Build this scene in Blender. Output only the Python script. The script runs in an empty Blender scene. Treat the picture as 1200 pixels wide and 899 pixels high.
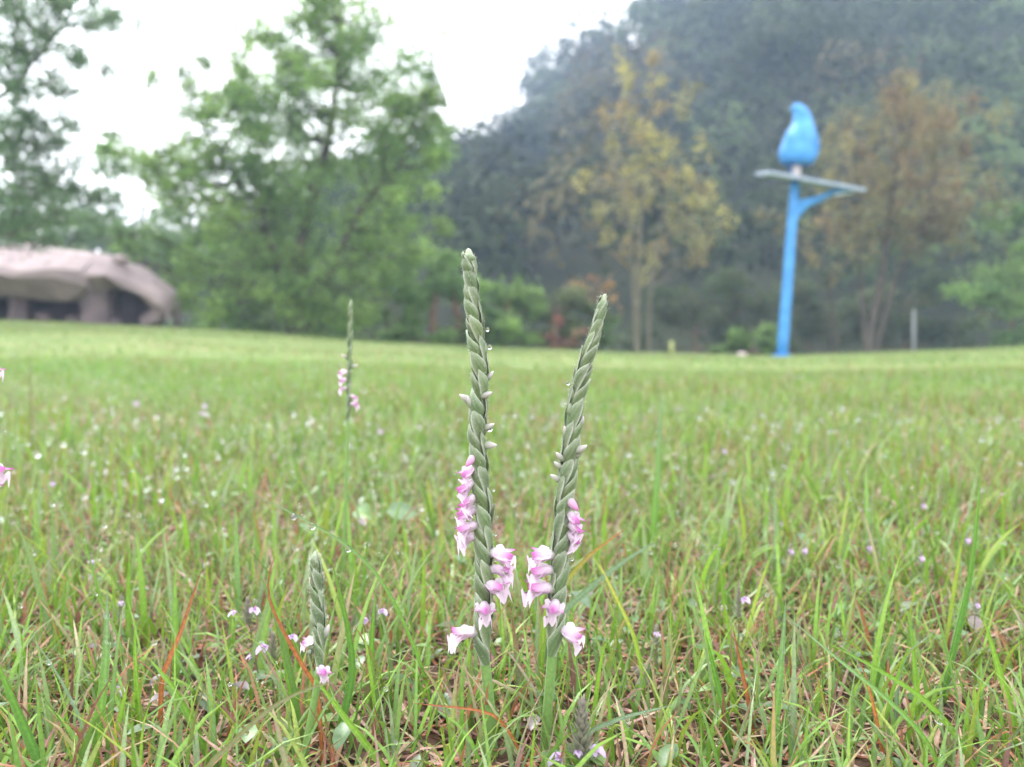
import bpy, math, random
import numpy as np
from mathutils import Vector, Matrix
R = math.radians
rng = np.random.default_rng(7)
random.seed(7)
scene = bpy.context.scene
COL = scene.collection

# ------------------------------------------------------------------ camera
CAM_H = 0.133
F = 942.0                      # focal length in pixels of the 1200 px wide photograph
PITCH = math.atan(49.5 / F)    # eye level lies at row 400
cam = bpy.data.cameras.new('camera')
cam.sensor_width = 36.0
cam.lens = F / 1200 * 36.0
cam.clip_start = 0.01
cam.clip_end = 3000
cam.dof.use_dof = True
cam.dof.focus_distance = 0.252
cam.dof.aperture_fstop = 11.5
cam_o = bpy.data.objects.new('camera', cam)
cam_o.location = (0, 0, CAM_H)
cam_o.rotation_euler = (math.pi / 2 - PITCH, 0, 0)
COL.objects.link(cam_o)
scene.camera = cam_o

# ------------------------------------------------------------------ sky, sun, exposure
SUN_EL, SUN_AZ = R(58), R(-35)
world = bpy.data.worlds.new('World')
scene.world = world
world.use_nodes = True
nt = world.node_tree
nt.nodes.clear()
sky = nt.nodes.new('ShaderNodeTexSky')
sky.sky_type = 'NISHITA'
sky.sun_disc = False
sky.sun_elevation = SUN_EL
sky.sun_rotation = SUN_AZ
sky.air_density = 1.0
sky.dust_density = 3.0
sky.ozone_density = 1.0
grey = nt.nodes.new('ShaderNodeHueSaturation')       # an overcast sky has next to no colour
grey.inputs['Saturation'].default_value = 0.12
cloud = nt.nodes.new('ShaderNodeMix')                # ... and is nearly even from horizon to zenith
cloud.data_type = 'RGBA'
cloud.inputs['Factor'].default_value = 0.75
cloud.inputs[7].default_value = (10.5, 10.7, 11.0, 1)
bg = nt.nodes.new('ShaderNodeBackground')
bg.inputs['Strength'].default_value = 0.12
wo = nt.nodes.new('ShaderNodeOutputWorld')
nt.links.new(sky.outputs[0], grey.inputs['Color'])
nt.links.new(grey.outputs[0], cloud.inputs[6])
nt.links.new(cloud.outputs[2], bg.inputs['Color'])
nt.links.new(bg.outputs[0], wo.inputs['Surface'])
sun = bpy.data.lights.new('sun', 'SUN')
sun.energy = 1.2
sun.angle = R(25)
sun.color = (1.0, 0.97, 0.92)
sun_o = bpy.data.objects.new('sun', sun)
sun_o.rotation_euler = (math.pi / 2 - SUN_EL, 0, math.pi - SUN_AZ)
sun_o.location = (-20, 20, 60)
COL.objects.link(sun_o)
scene.view_settings.view_transform = 'Standard'
scene.view_settings.look = 'None'
scene.view_settings.exposure = 1.92
scene.view_settings.gamma = 1.0
scene.view_settings.use_curve_mapping = False
scene.render.engine = 'CYCLES'
scene.cycles.max_bounces = 8
scene.cycles.diffuse_bounces = 5
scene.cycles.glossy_bounces = 3
scene.cycles.transmission_bounces = 6
scene.cycles.volume_bounces = 1
scene.cycles.transparent_max_bounces = 8
scene.cycles.use_denoising = True
scene.cycles.caustics_reflective = False
scene.cycles.caustics_refractive = True

# ------------------------------------------------------------------ helpers
def P(px, py, Y):
    """the point of the place seen at photograph pixel (px, py) at depth Y"""
    a = (px - 600) / F
    u = (449.5 - py) / F
    d = np.array([a, math.cos(PITCH) + u * math.sin(PITCH), -math.sin(PITCH) + u * math.cos(PITCH)])
    return d * (Y / d[1]) + np.array([0, 0, CAM_H])

def smooth01(a, b, x):
    t = np.clip((x - a) / (b - a), 0, 1)
    return t * t * (3 - 2 * t)

_gx = np.array([-26, -14, -10.2, -5.9, -3.0, -0.7, 2.5, 5.1, 7.6, 10.2, 16, 30])
_gz = np.array([0.72, 0.60, 0.53, 0.36, 0.14, 0.02, -0.12, -0.17, -0.10, 0.02, 0.10, 0.1])
def ground_z(x, y):
    x = np.asarray(x, float); y = np.asarray(y, float)
    yy = np.maximum(y, 1.0)
    g = np.interp(x * 16.0 / np.maximum(np.minimum(yy, 18.0), 5.0), _gx, _gz)
    z = g * smooth01(1.5, 16.0, yy)
    z = z + 0.02 * np.sin(x * 1.3 + 0.4) * np.sin(y * 0.9 + 1.0) * smooth01(1.0, 4.0, yy)
    z = z - 0.5 * smooth01(17.0, 22.0, yy)
    z = z + 0.003 * np.sin(x * 23 + 1) * np.sin(y * 19 + 2) * (1 - smooth01(2, 5, yy))
    return z

def set_mesh(name, V, faces, cols=None, smooth=True):
    V = np.asarray(V, np.float32).reshape(-1, 3)
    me = bpy.data.meshes.new(name)
    if isinstance(faces, np.ndarray):
        n, k = faces.shape
        me.vertices.add(len(V)); me.vertices.foreach_set('co', V.ravel())
        me.loops.add(n * k); me.loops.foreach_set('vertex_index', faces.astype(np.int32).ravel())
        me.polygons.add(n)
        me.polygons.foreach_set('loop_start', np.arange(0, n * k, k, dtype=np.int32))
        me.polygons.foreach_set('loop_total', np.full(n, k, dtype=np.int32))
        me.update(calc_edges=True)
    else:
        me.from_pydata([tuple(map(float, v)) for v in V], [], [tuple(int(i) for i in f) for f in faces])
        me.update()
    if cols is not None:
        cols = np.asarray(cols, np.float32)
        if cols.ndim == 1:
            cols = np.tile(cols, (len(V), 1))
        c4 = np.ones((len(V), 4), np.float32); c4[:, :3] = cols[:, :3]
        at = me.color_attributes.new('Col', 'FLOAT_COLOR', 'POINT')
        at.data.foreach_set('color', c4.ravel())
    if smooth:
        me.polygons.foreach_set('use_smooth', np.ones(len(me.polygons), bool))
    return me

def link(name, me, mat=None, parent=None):
    if mat is not None and len(me.materials) == 0:
        me.materials.append(mat)
    o = bpy.data.objects.new(name, me)
    COL.objects.link(o)
    if parent is not None:
        o.parent = parent
    return o

def empty(name, loc=(0, 0, 0)):
    o = bpy.data.objects.new(name, None)
    o.empty_display_size = 0.01
    o.location = tuple(float(v) for v in loc)
    COL.objects.link(o)
    return o

def tag(o, label=None, cat=None, group=None, kind=None):
    if label: o['label'] = label
    if cat: o['category'] = cat
    if group: o['group'] = group
    if kind: o['kind'] = kind
    return o

class Geo:
    """collects vertices, faces and vertex colours of one mesh"""
    def __init__(s):
        s.V = []; s.Fc = []; s.C = []; s.n = 0
    def add(s, V, faces, c):
        V = np.asarray(V, float).reshape(-1, 3)
        c = np.asarray(c, float)
        if c.ndim == 1: c = np.tile(c, (len(V), 1))
        s.V.append(V); s.C.append(c)
        s.Fc += [tuple(int(i) + s.n for i in f) for f in faces]
        s.n += len(V)
    def mesh(s, name, smooth=True, origin=(0, 0, 0)):
        return set_mesh(name, np.vstack(s.V) - np.asarray(origin, float), s.Fc, np.vstack(s.C), smooth)

def grid_faces(nu, nv, closed=False):
    f = []
    for i in range(nu - 1):
        for j in range(nv if closed else nv - 1):
            j2 = (j + 1) % nv
            f.append((i * nv + j, (i + 1) * nv + j, (i + 1) * nv + j2, i * nv + j2))
    return f

def tube_geo(pts, rad, k=8, cap=True):
    pts = np.asarray(pts, float); n = len(pts)
    rad = np.broadcast_to(np.asarray(rad, float), (n,))
    T = np.gradient(pts, axis=0); T /= np.linalg.norm(T, axis=1)[:, None] + 1e-12
    ref = np.array([0.0, 1.0, 0.0]) if abs(T[0][1]) < 0.8 else np.array([1.0, 0, 0])
    V = []
    for i in range(n):
        u = np.cross(T[i], ref); u /= np.linalg.norm(u) + 1e-12
        w = np.cross(u, T[i]); ref = w
        for a in range(k):
            an = 2 * math.pi * a / k
            V.append(pts[i] + rad[i] * (math.cos(an) * u + math.sin(an) * w))
    f = grid_faces(n, k, True)
    if cap:
        f.append(tuple(range(k))); f.append(tuple((n - 1) * k + a for a in reversed(range(k))))
    return np.array(V), f

def spline(pts, n):
    """Catmull-Rom through pts, n samples evenly in length"""
    p = np.asarray(pts, float)
    if len(p) == 2:
        t = np.linspace(0, 1, n)[:, None]
        return p[0] * (1 - t) + p[1] * t
    q = np.vstack([2 * p[0] - p[1], p, 2 * p[-1] - p[-2]])
    out = []
    for i in range(1, len(q) - 2):
        for t in np.linspace(0, 1, 12, endpoint=False):
            a, b, c, d = q[i - 1], q[i], q[i + 1], q[i + 2]
            out.append(0.5 * (2 * b + (c - a) * t + (2 * a - 5 * b + 4 * c - d) * t * t + (3 * b - a - 3 * c + d) * t ** 3))
    out.append(p[-1]); out = np.array(out)
    s = np.concatenate([[0], np.cumsum(np.linalg.norm(np.diff(out, axis=0), axis=1))])
    ss = np.linspace(0, s[-1], n)
    return np.stack([np.interp(ss, s, out[:, k]) for k in range(out.shape[1])], 1)

def ico(sub=1):
    import bmesh
    bm = bmesh.new(); bmesh.ops.create_icosphere(bm, subdivisions=sub, radius=1.0)
    V = np.array([v.co[:] for v in bm.verts]); f = np.array([[v.index for v in q.verts] for q in bm.faces]); bm.free()
    return V, f
ICO1 = ico(1); ICO2 = ico(2); ICO3 = ico(3)

# ------------------------------------------------------------------ materials
def new_mat(name):
    m = bpy.data.materials.new(name); m.use_nodes = True
    n = m.node_tree.nodes; n.clear()
    return m, n, m.node_tree.links

def leaf_mat(name, rough=0.45, spec=0.5, trans=0.3, noise=60.0, amount=0.35, sheen=0.0, coat=0.0):
    """plant tissue: the colour of each leaf from its vertices, mottled, partly translucent"""
    m, n, L = new_mat(name)
    at = n.new('ShaderNodeAttribute'); at.attribute_name = 'Col'
    tc = n.new('ShaderNodeTexCoord')
    nz = n.new('ShaderNodeTexNoise'); nz.inputs['Scale'].default_value = noise; nz.inputs['Detail'].default_value = 4
    L.new(tc.outputs['Object'], nz.inputs['Vector'])
    mr = n.new('ShaderNodeMapRange')
    mr.inputs['From Min'].default_value = 0.3; mr.inputs['From Max'].default_value = 0.7
    mr.inputs['To Min'].default_value = 1 - amount; mr.inputs['To Max'].default_value = 1 + amount
    L.new(nz.outputs['Fac'], mr.inputs['Value'])
    mul = n.new('ShaderNodeVectorMath'); mul.operation = 'SCALE'
    L.new(at.outputs['Color'], mul.inputs[0]); L.new(mr.outputs['Result'], mul.inputs['Scale'])
    pb = n.new('ShaderNodeBsdfPrincipled')
    pb.inputs['Roughness'].default_value = rough
    pb.inputs['Specular IOR Level'].default_value = spec
    pb.inputs['Sheen Weight'].default_value = sheen
    pb.inputs['Coat Weight'].default_value = coat
    pb.inputs['Coat Roughness'].default_value = 0.12
    L.new(mul.outputs[0], pb.inputs['Base Color'])
    out = n.new('ShaderNodeOutputMaterial')
    if trans > 0:
        tr = n.new('ShaderNodeBsdfTranslucent'); L.new(mul.outputs[0], tr.inputs['Color'])
        mx = n.new('ShaderNodeMixShader'); mx.inputs[0].default_value = trans
        L.new(pb.outputs[0], mx.inputs[1]); L.new(tr.outputs[0], mx.inputs[2]); L.new(mx.outputs[0], out.inputs['Surface'])
    else:
        L.new(pb.outputs[0], out.inputs['Surface'])
    return m

def solid_mat(name, c1, c2, scale=8.0, rough=0.6, spec=0.4, bump=0.0, metal=0.0, detail=6, bump_scale=None):
    m, n, L = new_mat(name)
    tc = n.new('ShaderNodeTexCoord')
    nz = n.new('ShaderNodeTexNoise'); nz.inputs['Scale'].default_value = scale; nz.inputs['Detail'].default_value = detail
    L.new(tc.outputs['Object'], nz.inputs['Vector'])
    cr = n.new('ShaderNodeValToRGB')
    cr.color_ramp.elements[0].position = 0.32; cr.color_ramp.elements[0].color = (*c1, 1)
    cr.color_ramp.elements[1].position = 0.68; cr.color_ramp.elements[1].color = (*c2, 1)
    L.new(nz.outputs['Fac'], cr.inputs['Fac'])
    pb = n.new('ShaderNodeBsdfPrincipled')
    pb.inputs['Roughness'].default_value = rough; pb.inputs['Specular IOR Level'].default_value = spec
    pb.inputs['Metallic'].default_value = metal
    L.new(cr.outputs['Color'], pb.inputs['Base Color'])
    if bump:
        nb = n.new('ShaderNodeTexNoise'); nb.inputs['Scale'].default_value = bump_scale or scale * 3; nb.inputs['Detail'].default_value = 8
        L.new(tc.outputs['Object'], nb.inputs['Vector'])
        bp = n.new('ShaderNodeBump'); bp.inputs['Strength'].default_value = bump; bp.inputs['Distance'].default_value = 0.05
        L.new(nb.outputs['Fac'], bp.inputs['Height']); L.new(bp.outputs['Normal'], pb.inputs['Normal'])
    out = n.new('ShaderNodeOutputMaterial'); L.new(pb.outputs[0], out.inputs['Surface'])
    return m

M_GRASS = leaf_mat('grass_shoot', 0.38, 0.5, 0.35, 900, 0.18)
M_FARGRASS = leaf_mat('far_grass', 0.55, 0.35, 0.35, 3, 0.25)
M_THATCH = leaf_mat('dry_thatch', 0.55, 0.35, 0.15, 700, 0.35)
M_HERB = leaf_mat('herb_leaf', 0.33, 0.5, 0.25, 500, 0.25)
M_BRACT = leaf_mat('orchid_bract', 0.5, 0.4, 0.22, 1200, 0.14, sheen=0.25)
M_PETAL = leaf_mat('orchid_petal', 0.4, 0.4, 0.5, 2500, 0.10)
M_STEM = leaf_mat('orchid_stem', 0.42, 0.5, 0.12, 900, 0.14, sheen=0.15)
M_LEAF = leaf_mat('tree_leaf', 0.55, 0.3, 0.58, 1.5, 0.25)
M_FOREST = leaf_mat('forest_leaf', 0.8, 0.12, 0.25, 0.12, 0.35)
M_BARK = solid_mat('bark', (0.035, 0.03, 0.024), (0.11, 0.09, 0.07), 9, 0.85, 0.2, 0.5)
M_PALEBARK = solid_mat('pale_bark', (0.09, 0.08, 0.05), (0.18, 0.16, 0.11), 9, 0.85, 0.2, 0.5)
M_BROWN = solid_mat('dry_stalk', (0.11, 0.065, 0.045), (0.21, 0.135, 0.09), 9, 0.85, 0.2, 0.4)

def water_mat():
    m, n, L = new_mat('water_drop')
    pb = n.new('ShaderNodeBsdfPrincipled')
    pb.inputs['Base Color'].default_value = (1, 1, 1, 1)
    pb.inputs['Roughness'].default_value = 0.0
    pb.inputs['IOR'].default_value = 1.33
    pb.inputs['Transmission Weight'].default_value = 1.0
    out = n.new('ShaderNodeOutputMaterial'); L.new(pb.outputs[0], out.inputs['Surface'])
    return m
M_WATER = water_mat()

# ------------------------------------------------------------------ the lawn
def lawn_mat():
    m, n, L = new_mat('lawn_soil')
    tc = n.new('ShaderNodeTexCoord')
    def noise(scale, det=5):
        z = n.new('ShaderNodeTexNoise'); z.inputs['Scale'].default_value = scale; z.inputs['Detail'].default_value = det
        L.new(tc.outputs['Object'], z.inputs['Vector']); return z
    def ramp(z, stops):
        c = n.new('ShaderNodeValToRGB')
        while len(c.color_ramp.elements) < len(stops): c.color_ramp.elements.new(0.5)
        for e, (p, col) in zip(c.color_ramp.elements, stops):
            e.position = p; e.color = (*col, 1)
        L.new(z.outputs['Fac'], c.inputs['Fac']); return c
    soil = ramp(noise(160), [(0.3, (0.028, 0.018, 0.012)), (0.5, (0.07, 0.042, 0.027)), (0.7, (0.13, 0.08, 0.05))])
    turf = ramp(noise(1.1), [(0.34, (0.11, 0.165, 0.045)), (0.52, (0.14, 0.18, 0.058)), (0.68, (0.17, 0.175, 0.068))])
    sx = n.new('ShaderNodeSeparateXYZ'); L.new(tc.outputs['Object'], sx.inputs[0])
    mr = n.new('ShaderNodeMapRange'); mr.inputs['From Min'].default_value = 0.7; mr.inputs['From Max'].default_value = 2.6
    L.new(sx.outputs['Y'], mr.inputs['Value'])
    mx = n.new('ShaderNodeMix'); mx.data_type = 'RGBA'
    L.new(mr.outputs['Result'], mx.inputs['Factor']); L.new(soil.outputs[0], mx.inputs[6]); L.new(turf.outputs[0], mx.inputs[7])
    pb = n.new('ShaderNodeBsdfPrincipled'); pb.inputs['Roughness'].default_value = 0.85; pb.inputs['Specular IOR Level'].default_value = 0.2
    L.new(mx.outputs[2], pb.inputs['Base Color'])
    bp = n.new('ShaderNodeBump'); bp.inputs['Strength'].default_value = 0.6; bp.inputs['Distance'].default_value = 0.01
    L.new(noise(220, 8).outputs['Fac'], bp.inputs['Height']); L.new(bp.outputs['Normal'], pb.inputs['Normal'])
    out = n.new('ShaderNodeOutputMaterial'); L.new(pb.outputs[0], out.inputs['Surface'])
    return m

ys = np.unique(np.concatenate([np.linspace(-6, 0, 7), np.linspace(0, 2, 41), np.linspace(2, 24, 67), np.linspace(24, 60, 13), [120, 300, 900]]))
xs = np.unique(np.concatenate([[-900, -300, -100], np.linspace(-40, -3, 38), np.linspace(-3, 3, 61), np.linspace(3, 40, 38), [100, 300, 900]]))
GX, GY = np.meshgrid(xs, ys)
gz = ground_z(GX, GY)
V = np.stack([GX, GY, gz], -1).reshape(-1, 3)
nx, ny = len(xs), len(ys)
ii = np.arange((ny - 1) * (nx - 1)); r_ = ii // (nx - 1); c_ = ii % (nx - 1)
fc = np.stack([r_ * nx + c_, r_ * nx + c_ + 1, (r_ + 1) * nx + c_ + 1, (r_ + 1) * nx + c_], 1)
tag(link('ground', set_mesh('ground', V, fc), lawn_mat()), kind='structure')

# ------------------------------------------------------------------ grass blades (uncountable turf)
def blades(base, L, width, head, th0, bend, col0, col1, nseg=6, fold=True, twist=0.0):
    """all blades of one kind as arrays; returns vertices, quads, colours and the centre lines"""
    N = len(base); S = np.linspace(0, 1, nseg + 1)
    th = th0[:, None] + bend[:, None] * S[None] ** 1.4
    ds = L[:, None] / nseg
    h = np.cumsum(np.sin(th) * ds, 1) - np.sin(th[:, :1]) * ds
    v = np.cumsum(np.cos(th) * ds, 1) - np.cos(th[:, :1]) * ds
    hx, hy = np.cos(head), np.sin(head)
    C = np.stack([base[:, 0:1] + hx[:, None] * h, base[:, 1:2] + hy[:, None] * h, base[:, 2:3] + v], -1)
    floor = ground_z(C[..., 0], C[..., 1]) + 0.0012
    C[..., 2] = np.maximum(C[..., 2], floor)
    tw = np.asarray(twist)[..., None] * S[None] if np.ndim(twist) else np.zeros((N, nseg + 1)) + twist * S[None]
    # side direction: horizontal, turned about the blade
    sx, sy = -hy[:, None], hx[:, None]
    nxv = np.stack([hx[:, None] * np.cos(th), hy[:, None] * np.cos(th), -np.sin(th)], -1)
    sv = np.stack([sx + 0 * th, sy + 0 * th, 0 * th], -1)
    side = sv * np.cos(tw)[..., None] + nxv * np.sin(tw)[..., None]
    nor = nxv * np.cos(tw)[..., None] - sv * np.sin(tw)[..., None]
    w = width[:, None] * 0.5 * (1 - S[None] ** 2.4) * (0.6 + 0.4 * np.minimum(S[None] * 3, 1)) + 0.00004
    cc = col0[:, None, :] * (1 - S[None, :, None] ** 1.3) + col1[:, None, :] * S[None, :, None] ** 1.3
    if fold:
        V = np.stack([C - side * w[..., None] + nor * w[..., None] * 0.28, C, C + side * w[..., None] + nor * w[..., None] * 0.28], 2)
        k = 3; cc3 = np.stack([cc, cc * np.array([1.18, 1.15, 1.2]), cc], 2)
    else:
        V = np.stack([C - side * w[..., None], C + side * w[..., None]], 2); k = 2
        cc3 = np.stack([cc, cc], 2)
    per = (nseg + 1) * k
    q = []
    for i in range(nseg):
        for j in range(k - 1):
            q.append((i * k + j, i * k + j + 1, (i + 1) * k + j + 1, (i + 1) * k + j))
    q = np.array(q)
    Fq = (np.arange(N)[:, None, None] * per + q[None]).reshape(-1, 4)
    return V.reshape(-1, 3), Fq, cc3.reshape(-1, 3), C

GREENS = np.array([[0.125, 0.25, 0.035], [0.10, 0.21, 0.035], [0.15, 0.28, 0.045], [0.085, 0.175, 0.04],
                   [0.13, 0.22, 0.075], [0.18, 0.26, 0.05], [0.16, 0.24, 0.13]])
DRYS = np.array([[0.27, 0.11, 0.055], [0.19, 0.09, 0.055], [0.28, 0.17, 0.10], [0.32, 0.24, 0.15], [0.15, 0.075, 0.055], [0.31, 0.20, 0.16]])
STRAW = np.array([[0.30, 0.23, 0.10], [0.28, 0.19, 0.09], [0.33, 0.27, 0.14], [0.25, 0.15, 0.07]])
GREENS *= np.array([1.05, 1.06, .92])

def pick(N, dry, DRYS=DRYS):
    c = GREENS[rng.integers(0, len(GREENS), N)] * rng.uniform(0.8, 1.2, (N, 1))
    t = c * np.array([1.1, 1.0, 0.8])
    d = rng.random(N) < dry
    c[d] = DRYS[rng.integers(0, len(DRYS), d.sum())]
    t[d] = c[d] * rng.uniform(0.8, 1.3, (d.sum(), 1))
    tipd = (~d) & (rng.random(N) < 0.16)
    t[tipd] = DRYS[rng.integers(0, len(DRYS), tipd.sum())]
    return c, t

def spots(N, y0, y1, power=1.0, side=1.25):
    u = rng.random(N)
    y = np.sqrt(y0 ** 2 + u * (y1 ** 2 - y0 ** 2)) if power == 1.0 else y0 + (y1 - y0) * u ** power
    x = rng.uniform(-1, 1, N) * (0.66 * y * side + 0.05)
    return x, y

def patch(x, y, s, seed):
    return (np.sin(x * s + seed) * np.sin(y * s * 1.3 + seed * 2.1) + np.sin(x * s * 2.3 + y * s * 1.7 + seed * 3.3) * 0.6) / 1.6

near_lines = []
# short fine turf close to the camera
def turf(name, N, y0, y1, L0, L1, w0, w1, dry, nseg, fold, mat, label, th=(0.05, 0.55), bend=(0.1, 1.3), side=1.25, power=1.0, keep=None):
    x, y = spots(N, y0, y1, power, side)
    if keep is not None:
        k = keep(x, y); x, y = x[k], y[k]
    N = len(x)
    b = np.stack([x, y, ground_z(x, y) - 0.001], 1)
    L = rng.uniform(L0, L1, N) * (0.8 + 0.35 * patch(x, y, 2.2, 1.0))
    # fewer long blades just in front of the orchids
    px = 600 + F * x / y
    front = (np.abs(px - 610) < 130) & (y < 0.30)
    L = np.where(front, np.minimum(L, 0.038), L)
    w = rng.uniform(w0, w1, N)
    pd = np.clip(dry * (1 + 1.5 * patch(x, y, 3.1, 4.0)), 0, 1)
    c, t = pick(N, pd, STRAW if y0 > 3 else DRYS)
    lo = (1 + .18 * patch(x, y, .55, 2.0) * smooth01(.8, 3, y))[:, None] * np.stack([1 + .10 * patch(x, y, .8, 5.0), 1 + 0 * x, 1 + 0 * x], 1)
    c = c * lo; t = t * lo
    if y0 > 3: c = c * .80 + .010; t = t * .80 + .010
    V, Fq, C, line = blades(b, L, w, rng.uniform(0, 2 * math.pi, N), rng.uniform(*th, N), rng.uniform(*bend, N) * rng.choice([1, 1, 1, 0.3], N), c, t, nseg, fold, rng.uniform(-1.2, 1.2, N))
    o = link(name, set_mesh(name, V, Fq, C), mat)
    tag(o, label, 'grass', kind='stuff')
    return line, w

ln, lw = turf('grass', 30000, 0.20, 1.05, 0.018, 0.056, 0.0007, 0.0022, 0.08, 4, True, M_GRASS, 'wet green lawn grass blades among the orchids')
near_lines.append(ln)
ln, lw = turf('tall_grass', 1500, 0.235, 1.1, 0.055, 0.090, 0.0018, 0.0034, 0.0, 9, True, M_GRASS, 'taller upright green grass blades standing above the turf', th=(0.02, 0.3), bend=(0.1, 0.9))
near_lines.append(ln)
ln, lw = turf('dry_grass', 14500, 0.20, 1.3, 0.015, 0.045, 0.0008, 0.0024, 1.0, 3, True, M_THATCH, 'rusty brown dead grass lying between the green blades', th=(0.7, 1.5), bend=(0.0, 0.5))
ln, lw = turf('meadow_grass', 85000, 0.95, 3.8, 0.02, 0.058, 0.0016, 0.0034, 0.10, 3, False, M_GRASS, 'out of focus lawn grass in the middle distance')
near_lines.append(ln[:20000])
turf('lawn_grass', 100000, 3.5, 17.5, 0.02, 0.05, 0.005, 0.012, 0.12, 2, False, M_FARGRASS, 'mown lawn stretching back to the trees', th=(0.2, 0.9), side=1.3)

turf('thatch', 9000, 0.20, 0.62, 0.012, 0.04, 0.0007, 0.0022, 1.0, 3, True, M_THATCH, 'brown thatch matted on the soil between the grass roots', th=(1.1, 1.55), bend=(0.0, 0.3))
turf('short_grass', 4500, 0.20, 0.50, 0.012, 0.038, 0.0008, 0.0022, 0.12, 5, True, M_GRASS, 'short bright grass sprouting round the orchid stems')
# small ovate leaves of the ground herbs
def herb_leaves(N):
    x, y = spots(N, 0.2, 1.2)
    b = np.stack([x, y, ground_z(x, y) + rng.uniform(0.002, 0.014, N)], 1)
    S = np.linspace(0, 1, 5)
    prof = np.array([0.1, 0.75, 1.0, 0.7, 0.03])
    L = rng.uniform(0.006, 0.014, N); W = L * rng.uniform(0.4, 0.6, N)
    head = rng.uniform(0, 2 * math.pi, N); tilt = rng.uniform(-0.3, 0.7, N)
    d = np.stack([np.cos(head) * np.cos(tilt), np.sin(head) * np.cos(tilt), np.sin(tilt)], 1)
    sd = np.stack([-np.sin(head), np.cos(head), 0 * head], 1)
    up = np.cross(d, sd)
    C = b[:, None] + d[:, None] * (L[:, None, None] * S[None, :, None]) - np.array([0, 0, 1]) * (S ** 2)[None, :, None] * L[:, None, None] * 0.25
    off = sd[:, None] * (W[:, None] * prof[None] * 0.5)[..., None]
    lift = up[:, None] * (W[:, None] * prof[None] * 0.12)[..., None]
    V = np.stack([C - off + lift, C, C + off + lift], 2)
    pal = np.array([[0.09, 0.17, 0.05], [0.12, 0.19, 0.10], [0.07, 0.13, 0.05], [0.12, 0.09, 0.09], [0.13, 0.21, 0.06], [0.13, 0.17, 0.10]])
    c = pal[rng.integers(0, len(pal), N)] * rng.uniform(0.8, 1.2, (N, 1))
    q = np.array([(i * 3 + j, i * 3 + j + 1, (i + 1) * 3 + j + 1, (i + 1) * 3 + j) for i in range(4) for j in range(2)])
    Fq = (np.arange(N)[:, None, None] * 15 + q[None]).reshape(-1, 4)
    return V.reshape(-1, 3), Fq, np.repeat(c, 15, 0)
V, Fq, C = herb_leaves(2600)
tag(link('ground_cover', set_mesh('ground_cover', V, Fq, C), M_HERB), 'small ovate herb leaves low between the grass blades', 'ground cover', kind='stuff')

# rain drops sitting on the turf
def drops():
    pts = []
    for k, (ln, n) in enumerate(zip(near_lines, (2600, 700, 2600))):
        a = rng.integers(0, len(ln), n); s = rng.uniform(0.35, 1.0, n) * (ln.shape[1] - 1)
        i = np.minimum(s.astype(int), ln.shape[1] - 2); f = (s - i)[:, None]
        pts.append(ln[a, i] * (1 - f) + ln[a, i + 1] * f)
    p = np.vstack(pts); N = len(p)
    r = rng.uniform(0.00035, 0.0010, N) * np.clip(p[:, 1] / 0.35, 0.75, 2.6)
    r = r * rng.choice([0.8, 1.1, 1.6], N)
    p[:, 2] += 0.4 * r
    Vs, Fs, off = [], [], 0
    for sel, (v, f) in ((p[:, 1] < .7, ICO2), (p[:, 1] >= .7, ICO1)):
        pp, rr = p[sel], r[sel]
        V = pp[:, None] + v[None] * rr[:, None, None] * np.array([1, 1, 0.9])
        Fs.append((np.arange(len(pp))[:, None, None] * len(v) + f[None]).reshape(-1, 3) + off)
        Vs.append(V.reshape(-1, 3)); off += len(pp) * len(v)
    return np.vstack(Vs), np.vstack(Fs)
V, Fq = drops()
tag(link('water_drops', set_mesh('water_drops', V, Fq), M_WATER), 'tiny clear rain drops beaded all over the grass', 'water drops', kind='stuff')

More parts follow.
